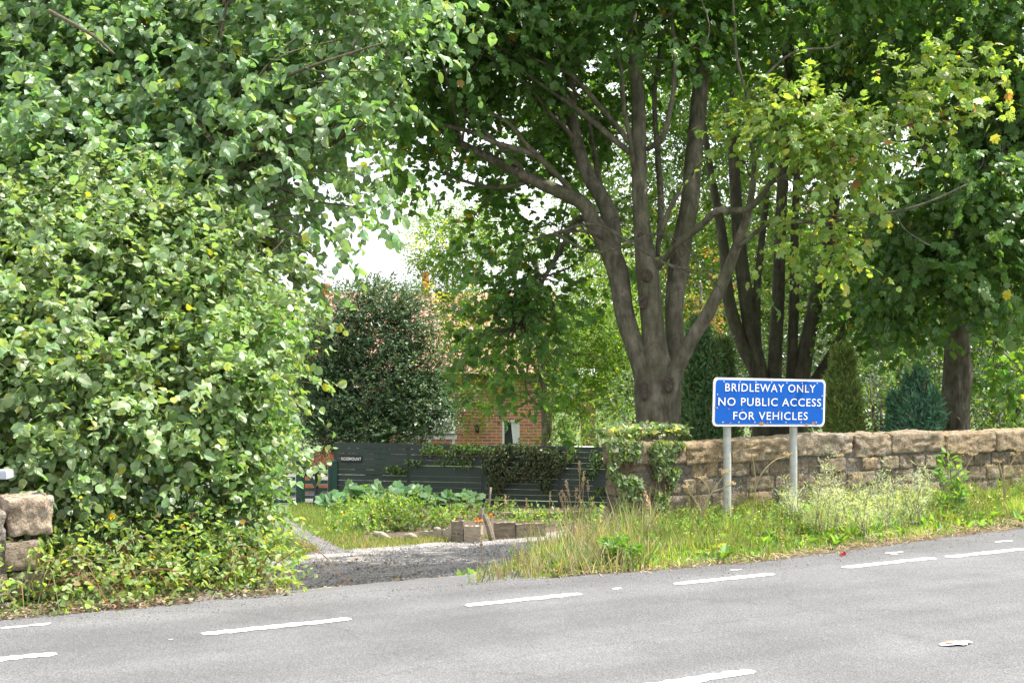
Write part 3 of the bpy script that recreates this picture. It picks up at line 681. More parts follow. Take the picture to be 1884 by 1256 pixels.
rand_branches(tr, [P(1046, 89, 20), P(1162, 60, 19), P(930, 305, 19.4), P(850, 264, 19.5), P(1300, 60, 20), P(1059, 405, 19.6), P(1000, 510, 20.1), P(1158, -100, 19), P(985, 330, 19.4), P(1048, 156, 20), P(1020, 430, 19), P(960, 590, 20.2)], up1, 90, .025, seed=3)
tr.build('trunk', M['bark'], t1, sm=True)
def crown(parent, lobes, dens, size, base, shape='maple', mat='leaf_maple', k=8, L=.45, gap=.42, ns=1.1, seed=1, yellow=.01, name='crown', twig=.5, **kw):
    cl = {a: kw.pop(a) for a in ('var', 'hue', 'ycol', 'alt', 'altp') if a in kw}
    bias = kw.pop('bias', .45)
    p, o, t = lobe_pts(lobes, dens / k, gap, ns, bias, seed)
    pos, ld, nr_, idx, tw = sprays(p, o, k, L, **kw)
    n = len(pos); c = palette(n, base, yellow=yellow, **cl)
    # whole sprays differ a little from each other
    c *= (.8 + .45 * rng.random(len(p)))[idx][:, None]
    leaves(name, pos, ld, nr_, size * (.5 + .75 * rng.random(n)), shape, c, M[mat], parent, tw=tw[rng.random(len(tw)) < twig])
    return n
TOT = {}
TOT['maple1'] = crown(t1, up1, 340, .115, (.09, .175, .05), seed=5, yellow=.012, ycol=(.3, .2, .04), hang=.35, droop=.3)
yl = [(1450, 150, 17.2, 55, 35, .5), (1540, 180, 17, 90, 45, .6), (1620, 200, 17, 90, 55, .6), (1720, 150, 17, 70, 60, .5), (1700, 110, 17, 40, 30, .4), (1840, 120, 17, 55, 30, .4), (1480, 230, 17.1, 110, 55, .6), (1420, 215, 17.2, 50, 30, .4), (1590, 260, 17, 80, 50, .5),
      (1545, 310, 17, 70, 60, .5), (1510, 300, 17, 40, 60, .4), (1570, 320, 17, 35, 60, .3), (1720, 200, 17, 60, 30, .4), (1760, 240, 17, 60, 22, .35, .8), (1420, 390, 17.6, 35, 20, .3), (1450, 430, 17.5, 35, 40, .3), (1530, 440, 17.3, 70, 35, .45), (1560, 470, 17.2, 50, 35, .4), (1800, 140, 17, 40, 22, .3), (1370, 230, 17.6, 50, 30, .4, .7), (1330, 280, 17.8, 40, 40, .4, .7)]
TOT['maple1y'] = crown(t1, yl, 1000, .1, (.22, .31, .10), seed=8, gap=.36, yellow=.05, ycol=(.4, .38, .09), alt=(.3, .14, .05), altp=.02, name='yellowing_foliage', hang=.5, bias=.6)
for (px, py, d, rx, rz) in ((1190, 507, 18.84, 9, 10), (1183, 557, 18.87, 7, 10), (1231, 706, 18.66, 8, 14), (1186, 718, 18.72, 6, 16), (1180, 400, 18.93, 4, 4), (1178, 433, 18.9, 4, 4)):
    kn = Acc(); c = P(px, py, d); pr = [(1.25, -.0), (1.2, .6), (.95, 1.0), (.7, .75), (.0, .6)]
    for_a = np.linspace(0, 2 * np.pi, 14, endpoint=False); V = []
    for r_, dd in pr:
        for a_ in for_a: V.append(c + np.array([r_ * rx / F * d * math.cos(a_), -dd * .03, r_ * rz / F * d * math.sin(a_)]))
    Q = [(i * 14 + j, i * 14 + (j + 1) % 14, (i + 1) * 14 + (j + 1) % 14, (i + 1) * 14 + j) for i in range(4) for j in range(14)]
    kn.addq(V, Q); kn.build('knot', M['knot'], t1, sm=True)

# ------------------------------------------------------------------ many-stemmed tree, right trunk tree
D2 = 23.5
t2 = full_tree('maple_tree', 'dark maple of seven slender stems fanning up behind the blue sign', P(1425, 880, D2))
tr = Acc()
branches(tr, [
 [(1420, 880, 60), (1400, 790, 36), (1391, 689, 26), (1368, 641, 24), (1348, 581, 24), (1338, 530, 22), (1330, 440, 18), (1310, 330, 14), (1290, 200, 8)],
 [(1415, 870, 40), (1405, 740, 30), (1395, 668, 28), (1381, 608, 27), (1368, 514, 26), (1358, 420, 24), (1350, 300, 20), (1340, 150, 16), (1330, 0, 12)],
 [(1425, 870, 30), (1408, 740, 18), (1400, 682, 15), (1394, 621, 14), (1393, 530, 14), (1400, 460, 13), (1412, 350, 10), (1430, 220, 6)],
 [(1425, 870, 50), (1424, 740, 30), (1425, 689, 26), (1428, 615, 25), (1432, 547, 24), (1434, 470, 22), (1440, 330, 20), (1450, 150, 15), (1458, 0, 12)],
 [(1440, 870, 40), (1452, 740, 22), (1456, 682, 20), (1459, 615, 19), (1462, 530, 18), (1462, 440, 15), (1468, 300, 12), (1490, 150, 8)],
 [(1435, 870, 50), (1462, 740, 36), (1475, 689, 32), (1485, 631, 29), (1499, 564, 27), (1513, 497, 26), (1530, 410, 22), (1545, 280, 18), (1560, 120, 14), (1570, 0, 10)],
 [(1450, 860, 30), (1485, 730, 20), (1506, 689, 18), (1536, 641, 17), (1563, 588, 15), (1583, 561, 13), (1640, 500, 9), (1700, 450, 5)],
], D2, k=10)
up2 = [(1440, 60, 24.5, 180, 150, 1.6, .8), (1600, 30, 23.5, 220, 160, 2.2), (1480, 250, 25, 110, 90, 1.1, .6), (1560, 220, 25, 150, 110, 1.5, .9), (1430, 330, 24.5, 70, 90, .7, .5), (1500, 400, 25, 110, 70, 1.1, .8), (1600, 560, 23.5, 90, 55, .9, 1.2), (1660, 590, 23.2, 80, 40, .8, 1.2), (1500, 550, 22.8, 50, 35, .6, 1), (1570, 620, 23, 50, 25, .6, .9), (1780, 40, 24, 180, 150, 2), (1700, 280, 25, 140, 100, 1.3, 1), (1500, -100, 23, 350, 100, 2.4), (1640, 450, 24, 90, 90, 1.1, 1.1), (1700, 620, 23, 60, 40, .6, 1), (1420, 180, 24.5, 90, 100, .9, .5)]
rand_branches(tr, [P(1450, 150, D2), P(1545, 280, D2), P(1350, 300, D2), P(1583, 561, D2), P(1530, 410, D2), P(1570, 60, D2)], up2, 70, .035)
tr.build('trunk', M['bark_dark'], t2, sm=True)
TOT['maple2'] = crown(t2, up2, 330, .12, (.075, .145, .042), shape='star', seed=12, yellow=.03, ycol=(.28, .25, .04), gap=.42, L=.5)

D3 = 22.0
t3 = full_tree('maple_tree', 'thick single trunked maple with big hanging dark leaves, rightmost behind the wall', P(1760, 870, D3))
tr = Acc()
branches(tr, [
 [(1758, 900, 66), (1758, 800, 54), (1757, 740, 52), (1762, 690, 52), (1762, 650, 48), (1762, 600, 46), (1764, 520, 44), (1770, 400, 40), (1778, 250, 34), (1780, 100, 28), (1785, -100, 18)],
 [(1766, 740, 30, 21.95), (1774, 705, 30, 21.9), (1776, 680, 28, 21.9), (1768, 650, 26, 21.95)],
 [(1772, 400, 24), (1800, 300, 20, 21.7), (1850, 240, 15, 21.5), (1920, 200, 10, 21.3)],
 [(1770, 420, 20), (1740, 330, 15, 21.8), (1690, 250, 10, 21.6), (1650, 150, 6, 21.5)],
 [(1775, 320, 18), (1820, 200, 14, 22.4), (1860, 60, 9, 22.6)]], D3, k=14)
up3 = [(1790, 350, 19.6, 100, 80, 1.1, 1.2), (1700, 420, 20, 110, 100, 1.1, 1.2), (1830, 430, 19.4, 80, 90, 1.0, 1.2), (1770, 520, 19.4, 90, 60, .8, 1.2), (1650, 520, 20.4, 80, 80, 1.0, 1.1), (1690, 560, 20.3, 70, 70, .9, 1), (1770, 560, 19.3, 35, 35, .4, 1.2), (1850, 540, 20, 60, 50, .8, 1), (1880, 250, 21, 150, 130, 1.5), (1850, 60, 20.5, 150, 110, 1.6), (1700, 60, 21, 130, 110, 1.5, .7), (1960, 450, 20.5, 120, 150, 1.5), (1850, 650, 22.5, 60, 70, .8, .9), (1860, 720, 22.5, 60, 40, .6, .8), (1800, -110, 21, 280, 90, 2), (2050, 200, 21, 160, 200, 2)]
rand_branches(tr, [P(1778, 250, D3), P(1780, 100, D3), P(1850, 240, 21.5), P(1766, 470, D3)], up3, 60, .035)
tr.build('trunk', M['bark'], t3, sm=True)
TOT['maple3'] = crown(t3, up3, 460, .125, (.1, .185, .06), seed=17, yellow=.01, gap=.36, hang=.7, L=.5, norout=.9)
kn = Acc(); c = P(1756, 777, D3 - .235)
kn.lathe(c * 0, [(0.0, 0), (.03, .01), (.05, 0), (.08, .012), (.1, 0), (.12, -.02)], 18)
kn.V = [np.stack([v[:, 0], -v[:, 2], v[:, 1]], 1) + c for v in kn.V]; kn.build('knot', M['bark_dark'], t3, sm=True)

# ------------------------------------------------------------------ left side: hazel, lime, ivy shrub, brambles
hz = thing('hazel_bush', 'huge hazel bush with round pale green leaves bulging over the left wall', 'bush', [-4.0, 12.9, 0])
hl = [(-160, 860, 11.5, 190, 90, .6), (60, 850, 11.5, 180, 70, .5), (230, 860, 11.6, 170, 80, .5), (400, 850, 11.9, 90, 90, .5),
      (-120, 730, 11.9, 190, 110, .7), (90, 740, 11.8, 200, 110, .7), (280, 740, 11.9, 170, 110, .7), (410, 720, 12.1, 90, 100, .6),
      (-120, 600, 12.5, 190, 110, .8), (70, 610, 12.4, 210, 110, .8), (250, 610, 12.4, 190, 110, .8), (400, 600, 12.6, 110, 90, .7),
      (-120, 480, 13.2, 200, 110, .8), (80, 480, 13.1, 210, 110, .8), (270, 490, 13.1, 180, 100, .8), (400, 510, 13.1, 110, 80, .7), (110, 400, 13.8, 230, 80, .8), (330, 410, 13.8, 130, 70, .8), (450, 690, 12.2, 60, 60, .5), (230, 820, 11.35, 90, 40, .25), (60, 680, 11.8, 120, 40, .4), (320, 650, 12.0, 110, 40, .4)]
st = Acc()
for i in range(26):
    a = np.array([-4.3 + random.uniform(-.5, 1.5), 12.9 + random.uniform(-.3, .4), -.1]); l = hl[rng.integers(len(hl))]
    c = P(l[0] + rng.normal() * l[3] * .5, l[1] - l[4] * .5, l[2]); st.tube([a, a * .5 + c * .5 + np.array([0, .3, .3]), c], [.03, .02, .006], k=6, sub=5)
st.build('stems', M['twig'], hz, sm=True)
TOT['hazel'] = crown(hz, hl, 2500, .078, (.195, .275, .13), 'round', 'leaf_glossy', k=12, L=.55, gap=.4, ns=1.8, seed=21, yellow=.02, ycol=(.3, .3, .04), name='foliage', hang=.35, norout=.5, norup=.8, norrnd=.75, bias=.36, twig=.6)
lm = full_tree('lime_tree', 'broad green lime tree overhanging the top left with dangling sprays against the sky', [-5.5, 16.5, -1.0])
ll_ = [(20, 330, 14.6, 250, 110, 1.0), (240, 320, 14.5, 220, 110, 1.0), (430, 310, 14.2, 160, 100, .9), (560, 290, 13.8, 100, 80, .7), (-200, 340, 14.6, 200, 110, 1.0),
       (0, 190, 15.4, 260, 110, 1.1), (230, 180, 15.3, 230, 110, 1.1), (430, 180, 15.0, 170, 100, .9), (580, 160, 14.6, 120, 80, .8), (-220, 190, 15.4, 200, 110, 1.1),
       (0, 50, 16.2, 260, 110, 1.1), (240, 40, 16.1, 230, 110, 1.1), (450, 60, 15.8, 180, 90, .9), (620, 60, 15.2, 130, 70, .8), (740, 40, 14.8, 80, 40, .5), (800, 10, 14.6, 60, 22, .4), (300, -90, 16.6, 500, 90, 1.3), (-220, 0, 16.2, 200, 150, 1.1), (620, -60, 15.6, 200, 60, 1.0),
       (540, 380, 13.8, 100, 80, .6), (630, 390, 13.5, 75, 50, .4), (690, 110, 14.6, 70, 45, .4), (740, 160, 14.4, 50, 25, .3), (650, 210, 14.2, 60, 45, .4), (670, 310, 13.7, 45, 40, .3, .9), (700, 395, 13.4, 30, 20, .25), (600, 470, 13.6, 45, 40, .35), (520, 490, 13.8, 60, 60, .5), (722, 445, 13.3, 20, 10, .12, .8), (600, 530, 13.6, 35, 30, .3), (540, 560, 13.6, 60, 60, .5), (560, 640, 13.6, 22, 50, .25), (470, 430, 13.8, 80, 60, .6), (700, 220, 14, 30, 30, .25, .7),
       (100, 250, 17.6, 420, 260, .8), (420, 200, 17.2, 220, 200, .7)]
st = Acc()
st.tube([[-5.5, 16.5, -.5], [-5.4, 16.4, 1.5], [-5.2, 16.2, 3.5], [-5.0, 15.9, 6]], [.24, .2, .15, .06], k=12, sub=4, wob=.06)
branches(st, [[(250, 300, 16, 15.5), (380, 235, 10, 14.8), (464, 180, 8, 14.2), (530, 140, 7, 14.0), (580, 120, 6, 13.9), (640, 100, 5, 13.8), (710, 78, 3, 13.7)],
              [(560, 125, 4, 13.9), (590, 132, 3, 13.9), (650, 132, 2, 13.8), (700, 130, 2, 13.8)],
              [(200, 120, 12, 15.4), (330, 190, 9, 14.6), (400, 270, 7, 14.1), (430, 290, 5, 13.9)],
              [(90, 20, 8, 14.2), (170, 65, 7, 13.8), (210, 100, 5, 13.7)],
              [(400, 300, 8, 14.8), (500, 340, 6, 14.4), (580, 370, 4, 14.1), (660, 385, 3, 14.0), (735, 440, 2, 13.9)],
              [(480, 380, 5, 14.6), (540, 440, 4, 14.4), (590, 480, 3, 14.2)]], 12.5, k=7)
rand_branches(st, [[-5.2, 16.2, 3.2], [-5.1, 16, 4.5], [-5.3, 16.3, 2.2], [-3.5, 14.5, 3.3]], ll_, 34, .035)
st.build('trunk', M['twig'], lm, sm=True)
TOT['lime'] = crown(lm, ll_, 1150, .105, (.16, .255, .12), 'round', 'leaf_glossy', k=12, L=.6, gap=.41, ns=1.7, seed=25, yellow=.012, ycol=(.3, .32, .04), hang=.6, norout=.5, norup=.7, norrnd=.7, bias=.4, twig=.6)
iv = thing('honeysuckle_shrub', 'bright yellow green small leaved shrub, right flank of the hedge beside the driveway', 'bush', [-2.6, 12.6, -.1])
il = [(480, 640, 12.6, 68, 70, .7), (460, 610, 12.5, 66, 50, .5), (484, 740, 12.3, 48, 90, .7), (466, 850, 12.1, 46, 100, .7), (460, 950, 11.9, 44, 70, .6), (540, 605, 12.6, 20, 12, .2), (450, 780, 12.1, 60, 100, .6), (430, 900, 11.8, 70, 90, .6), (522, 780, 12.4, 16, 25, .2), (515, 690, 12.5, 20, 30, .3)]
TOT['hon'] = crown(iv, il, 2800, .065, (.15, .26, .07), 'oval', 'leaf_glossy', k=9, L=.25, gap=.33, ns=2.0, seed=31, name='foliage', hang=.2, norout=.9, up=.4, twig=.3)
st = Acc()
for i in range(14):
    a = np.array([-2.7 + random.uniform(-.3, .3), 12.6 + random.uniform(-.2, .3), -.1]); l = il[rng.integers(len(il))]; c = P(l[0], l[1] - l[4] * .4, l[2]); st.tube([a, a * .5 + c * .5 + np.array([0, .15, 0]), c], [.02, .014, .004], k=5, sub=4)
st.build('stems', M['twig'], iv, sm=True)
# ivy in the dark below the hazel
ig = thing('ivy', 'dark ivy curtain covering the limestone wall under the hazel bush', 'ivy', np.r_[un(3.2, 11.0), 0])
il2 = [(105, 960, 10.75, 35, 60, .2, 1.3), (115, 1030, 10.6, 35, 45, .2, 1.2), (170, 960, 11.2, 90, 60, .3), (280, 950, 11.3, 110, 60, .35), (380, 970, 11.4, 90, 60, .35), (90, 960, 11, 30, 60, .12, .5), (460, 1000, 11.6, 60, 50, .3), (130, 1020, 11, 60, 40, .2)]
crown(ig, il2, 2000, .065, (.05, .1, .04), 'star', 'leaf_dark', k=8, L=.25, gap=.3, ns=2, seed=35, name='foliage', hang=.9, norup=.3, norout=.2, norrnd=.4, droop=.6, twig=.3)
# make its leaves look towards the road: brambles
bp = []; rngb = np.random.default_rng(4)
bm = Acc()
blob = []
for x in range(10, 540, 28):
    ed = 9.75 + x / 530 * .95
    for row, (dd, hh) in enumerate(((.25, 34), (.5, 68), (.85, 100))):
        d = ed + dd; yb = 628 + (CH) * F / d
        blob.append((x + random.uniform(-15, 15), yb - hh * (.7 + .3 * random.random()), d, 34, 34 + 7 * row, .24))
for x, y, d, rx, ry in ((485, 1010, 11.3, 36, 46), (510, 1060, 10.95, 20, 34), (400, 1000, 11.2, 60, 30), (300, 990, 11.0, 60, 25), (495, 960, 11.9, 18, 45), (60, 1040, 10.4, 40, 25)): blob.append((x, y, d, rx, ry, .3))
brm = thing('brambles', 'low sunlit tangle of pale brambles along the left road edge below the hazel bush', 'brambles', [-2.6, 10.6, 0], kind='stuff')
p, o, t = lobe_pts(blob, 430, .3, 3, .5, 41)
pos, ld, nr_, idx, tw = sprays(p, o, 7, .28, droop=.3, out=.5, rnd=.7, hang=.15, norup=1, norout=.4, norrnd=.55)
n = len(pos); c = palette(n, (.2, .28, .1), .35, .2, yellow=.04, ycol=(.36, .36, .08), alt=(.26, .16, .09), altp=.025)
leaves('foliage', pos, ld, nr_, .052 * (.6 + .8 * rng.random(n)), 'oval', c, M['leaf_soft'], brm, width=.075 * (.6 + .7 * rng.random(n)))
for i in range(90):   # arching canes
    x = random.uniform(20, 520); d = 9.95 + x / 530 * .95 + random.uniform(0, .7); a = P(x, 628 + CH * F / d - random.uniform(10, 60), d)
    v = np.array([random.uniform(-.5, .7), random.uniform(-.35, .1), 0]); top = a + v * .5 + np.array([0, 0, random.uniform(.02, .22)]); e = a + v; e[2] = max(.02, e[2] - .15)
    bm.tube([a, top, e], [.0045, .004, .002], k=4, sub=5, cap=False, col=random.choice([(.25, .11, .08), (.3, .2, .1), (.2, .22, .08)]))
bm.build('canes', M['dry'], brm)
TOT['bramble'] = n

# ------------------------------------------------------------------ conifers and shrubs behind the wall
def conifer(name, label, px, pyb, pyt, wpx, d, col, n=9000, tips=1, lean=0.0, size=.11, group=None):
    b_ = P(px, pyb, d); top = P(px, pyt, d); H = top[2] - b_[2]; Rr = wpx / 2 / F * d
    zb = min(b_[2], -.9)
    t = thing(name, label, 'conifer', [b_[0], b_[1], zb], group)
    H = top[2] - zb; n = int(n)
    tipx = rng.uniform(-.55, .55, (tips, 2)) * Rr if tips > 1 else np.zeros((1, 2)); tipx[0] = 0
    tiph = np.r_[1.0, rng.uniform(.7, .96, max(0, tips - 1))]
    ti = rng.integers(tips, size=n)
    h = rng.random(n) ** .8; a = rng.uniform(0, 2 * np.pi, n)
    prof = np.minimum(1, (1 - h) ** .62 * 1.15) * (.72 + .28 * np.minimum(1, h * 5))
    if tips > 1: prof = prof * .72
    lump = .62 + .7 * vnoise(np.stack([np.cos(a) * 2, np.sin(a) * 2, h * 7 + ti * 5], 1), 5)
    r = Rr * prof * lump * (rng.random(n) ** .25)
    o = np.stack([np.cos(a), np.sin(a), np.zeros(n)], 1)
    c = np.stack([b_[0] + tipx[ti, 0] * (h * .8 + .2), b_[1] + tipx[ti, 1], zb + h * H * tiph[ti]], 1) + o * r[:, None]
    c[:, 0] += lean * h * H
    up = nrm(o * .55 + np.array([0, 0, 1.]) + rng.normal(size=(n, 3)) * .25)
    K = 4; q = (c[:, None] + up[:, None] * (np.arange(K) * size * .45)[None, :, None] + rng.normal(size=(n, K, 3)) * size * .15).reshape(-1, 3)
    ld = (up[:, None] + rng.normal(size=(n, K, 3)) * .45).reshape(-1, 3); nr_ = np.repeat(o, K, 0) + rng.normal(size=(n * K, 3)) * .5
    cc = palette(n * K, col, .3, .12, alt=(.2, .13, .07), altp=.03); cc *= np.repeat(.75 + .5 * rng.random(n), K)[:, None]
    cr = leaves('foliage', q, ld, nr_, size * (.7 + .6 * rng.random(n * K)), 'diamond', cc, M['conifer'], t, width=size * .45)
    tk = Acc(); tk.tube([[b_[0], b_[1], zb - .2], [b_[0] + lean * H * .8, b_[1], zb + H * .8]], [.07, .02], k=7, sub=1); tk.build('trunk', M['bark_dark'], t)
    TOT[label[:20]] = n * K
conifer('cypress_tree', 'tall dark green cypress with shaggy sides, left of the blue sign', 1285, 830, 600, 100, 22.5, (.15, .26, .12), 9000, tips=3)
conifer('cypress_tree', 'slim paler cypress leaning against the dark one, just left of the sign', 1330, 830, 640, 60, 23, (.16, .24, .09), 5000, tips=2)
conifer('cypress_tree', 'olive green cone shaped cypress rising at the right edge of the blue sign', 1550, 830, 655, 80, 21.5, (.24, .32, .10), 8000, tips=2)
conifer('juniper', 'small feathery blue green juniper between the cypress and the thick trunk', 1685, 820, 700, 100, 20.5, (.13, .27, .17), 7500, tips=5, size=.12)

def shrub(name, label, lobes, dens, size, col, shape='diamond', mat='leaf_fine', cat='shrub', seed=1, gap=.3, ns=1.2, zb=-1.6, stem=True, **kw):
    l0 = lobes[0]; b_ = P(l0[0], l0[1], l0[2]); t = thing(name, label, cat, [b_[0], b_[1], zb])
    n = crown(t, lobes, dens, size, col, shape, mat, seed=seed, gap=gap, ns=ns, name='foliage' if cat == 'shrub' else 'crown', twig=kw.pop('twig', .15), **kw)
    tk = Acc()
    for i in range(7 if cat == 'shrub' else 3):
        l = lobes[rng.integers(len(lobes))]; c = P(l[0], l[1], l[2]); a = np.array([b_[0] + rng.normal() * .12, b_[1], zb - .1])
        tk.tube([a, a * .6 + c * .4 + np.array([0, 0, -.1]), c], [.06, .045, .012] if cat == 'shrub' else [.12, .09, .03], k=6, sub=4)
    tk.build('stems' if cat == 'shrub' else 'trunk', M['bark_dark'], t, sm=True)
    TOT[label[:20]] = n; return t
shrub('holly_bush', 'big dense dark holly bush above the left end of the green fence', [(690, 720, 38, 138, 100, 1.6), (585, 770, 37.5, 45, 50, 1.0), (560, 700, 38, 40, 50, .8), (800, 720, 37.8, 40, 60, .8), (820, 770, 37.6, 25, 30, .6), (690, 600, 38, 110, 90, 1.4), (620, 640, 38, 60, 80, 1.1), (620, 760, 37.5, 65, 60, 1.0), (770, 750, 37.5, 60, 60, 1.0), (700, 560, 38, 60, 50, .9), (660, 790, 37.3, 100, 40, 1.0), (600, 680, 38, 50, 70, 1.0), (780, 680, 38, 55, 60, 1.0), (720, 790, 37.2, 90, 40, .9), (590, 810, 37, 40, 22, .5), (760, 600, 38.3, 55, 60, .8)], 1500, .085, (.075, .135, .06), seed=51, mat='leaf_dark', gap=.3, ns=1.6, hang=0, up=.4, L=.3, alt=(.12, .07, .04), altp=.02)
# feathery tree with its trunk
rb = thing('feathery_tree', 'light feathery leaved tree with slender trunk in front of the brick cottage', 'tree', P(1005, 830, 39))
tk = Acc(); branches(tk, [[(1005, 880, 18), (1005, 810, 17), (1004, 760, 16), (1003, 700, 15), (1002, 640, 14), (998, 560, 11), (985, 470, 7)],
                          [(1003, 690, 8), (1020, 680, 6), (1045, 700, 5), (1080, 720, 3)], [(1003, 640, 8), (1040, 590, 5), (1080, 540, 3)], [(1004, 720, 6), (960, 745, 4), (930, 760, 3)], [(1002, 620, 6), (950, 570, 4), (900, 520, 3), (840, 470, 2)], [(1004, 680, 5), (1060, 650, 4), (1120, 660, 2)]], 39, k=8)
tk.build('trunk', M['bark'], rb, sm=True)
rl = [(900, 640, 39, 55, 45, .8, .9), (800, 640, 39, 40, 45, .7, .8), (960, 760, 38.6, 50, 30, .6, .6), (845, 690, 39, 50, 45, .8, 1), (850, 750, 38.6, 50, 30, .6, .8), (1000, 700, 38.6, 70, 50, .8, .7), (830, 450, 40, 85, 60, 1.3), (790, 400, 40.5, 40, 40, .9, .9), (790, 500, 40, 45, 50, .8, .8), (850, 600, 39.5, 60, 60, 1.0, .9), (880, 690, 39, 60, 40, .9, .8), (940, 680, 39, 60, 50, .9, .7), (800, 580, 39.5, 40, 50, .7, .7), (1120, 610, 39.5, 70, 80, 1.2, .9), (960, 430, 41, 90, 70, 1.2, .8), (1040, 800, 38, 60, 30, .7, 1), (860, 540, 40, 60, 50, 1), (1000, 620, 39.5, 120, 60, 1.5, .6), (1070, 640, 39.5, 100, 70, 1.4, .8), (1060, 740, 39, 90, 60, 1.2), (1130, 700, 39.5, 60, 80, 1.0), (960, 740, 38.5, 60, 30, .7, .9), (900, 740, 38.5, 60, 35, .7, .9), (1010, 780, 38.5, 70, 30, .8, .6), (1130, 790, 38.5, 60, 35, .8), (1070, 560, 40, 100, 50, 1.2, .8), (1110, 470, 40, 80, 60, 1.2, .7), (800, 650, 38, 60, 30, .5, .6), (860, 400, 40, 60, 40, 1, .9)]
TOT['robinia'] = crown(rb, rl, 1000, .09, (.12, .21, .04), 'diamond', 'leaf_fine', k=11, L=.45, gap=.43, ns=1.3, seed=61, yellow=.03, ycol=(.45, .4, .04), hang=.2, twig=.15)
yr = [(790, 545, 38, 20, 40, .5, .9), (790, 430, 39, 30, 35, .5), (840, 560, 38, 14, 30, .4), (870, 600, 38, 30, 25, .4)]
crown(rb, yr, 450, .085, (.34, .38, .05), 'diamond', 'leaf_fine', k=11, L=.4, gap=.35, seed=62, name='yellowing_foliage', twig=0)
# shrubs and trees behind
shrub('shrub', 'dark undergrowth shrub behind the wall between the olive cypress and the juniper', [(1620, 740, 25, 70, 80, 1.0), (1600, 690, 26, 60, 50, 1)], 420, .09, (.06, .11, .04), seed=71, zb=-1.3)
shrub('shrub', 'broad leafy shrub right of the thick trunk behind the wall', [(1840, 760, 24.5, 80, 50, 1.0), (1880, 700, 25, 80, 80, 1.1)], 380, .1, (.075, .13, .04), shape='oval', seed=72, zb=-1.3)
shrub('shrub', 'light green shrub immediately left of the thick trunk', [(1710, 690, 26, 50, 60, .9), (1690, 760, 26, 60, 50, .9)], 380, .09, (.10, .16, .05), seed=73, zb=-1.3)
shrub('copper_tree', 'distant reddish copper leaved tree seen between the maple stems', [(1290, 520, 38, 60, 70, 1.3, .8), (1300, 580, 38, 50, 50, 1.1)], 300, .1, (.22, .12, .06), seed=74, cat='tree', alt=(.1, .16, .04), altp=.5, gap=.4)
shrub('background_tree', 'bright sunlit green tree far behind the slender stems', [(1480, 620, 42, 150, 110, 2.2), (1400, 560, 42, 120, 100, 2), (1560, 520, 43, 130, 110, 2.2), (1480, 440, 43, 150, 100, 2)], 190, .13, (.09, .15, .04), seed=75, cat='tree', gap=.36)
shrub('background_tree', 'bushy green tree far behind the right hand maple', [(1800, 640, 40, 150, 110, 2.2), (1700, 520, 41, 130, 120, 2.2), (1870, 520, 41, 120, 130, 2.2), (1780, 400, 41, 160, 110, 2.2), (1860, 280, 41, 160, 110, 2)], 190, .13, (.07, .125, .035), seed=76, cat='tree', gap=.33)
shrub('background_tree', 'green tree behind the large maple filling the gap above the conifers', [(1330, 660, 44, 120, 90, 2), (1230, 560, 44, 120, 100, 2, .9), (1300, 420, 44, 130, 110, 2, 1), (1180, 300, 44, 130, 110, 2, 1.5), (1340, 260, 44, 140, 120, 2, 1.5), (1250, 140, 44, 160, 110, 2, 1.3), (1100, 420, 44, 90, 80, 1.6, 1.3), (1450, 150, 44, 150, 130, 2, 1.3), (1030, 240, 45, 100, 100, 1.8, 1.0), (1600, 200, 44, 150, 120, 2, 1.2)], 170, .15, (.11, .19, .05), seed=77, cat='tree', gap=.4)
shrub('background_tree', 'low grey green tree top left of the cottage chimney', [(660, 560, 70, 70, 40, 2.5), (560, 600, 70, 80, 50, 2.5)], 60, .18, (.10, .15, .06), seed=78, cat='tree', zb=-2)
shrub('laurel_shrub', 'dark green shrub at the foot of the large maple behind the fence end', [(1100, 800, 36, 60, 20, .6), (1150, 798, 36, 40, 22, .5)], 700, .08, (.09, .16, .04), seed=79, zb=-1.8)
shrub('hedge', 'long dark hedge closing off the garden low behind the trees', [(x, 745 + 12 * math.sin(x), 31 + math.sin(x * 3) * .5, 62, 60, .9) for x in range(1190, 2050, 66)] + [(x, 660 + 18 * math.sin(x * 1.7), 33 + math.sin(x * 3) * .5, 70, 55, .9, .9) for x in range(1230, 2050, 80)], 520, .1, (.055, .095, .035), seed=81, mat='leaf_dark', zb=-1.8)
# far wood: one mass
fw = thing('far_woodland', 'hazy far belt of woodland closing the view', 'woodland', [0, 90, -2], kind='stuff')
fl_ = [(x, 620 + 25 * math.sin(x * .013) + random.uniform(-12, 12), 88 + random.uniform(-4, 4), 110, 70, 4) for x in range(-250, 2200, 90)] + [(x, 700, 85, 120, 60, 4) for x in range(-250, 2200, 110)]
fl_ += [(x, 480 + random.uniform(-20, 20), 92, 120, 120, 4) for x in range(1180, 2200, 90)]
crown(fw, fl_, 13, .42, (.10, .15, .06), 'diamond', 'leaf_fine', k=6, L=1.0, gap=.2, ns=.3, seed=80, twig=0, bias=.3)

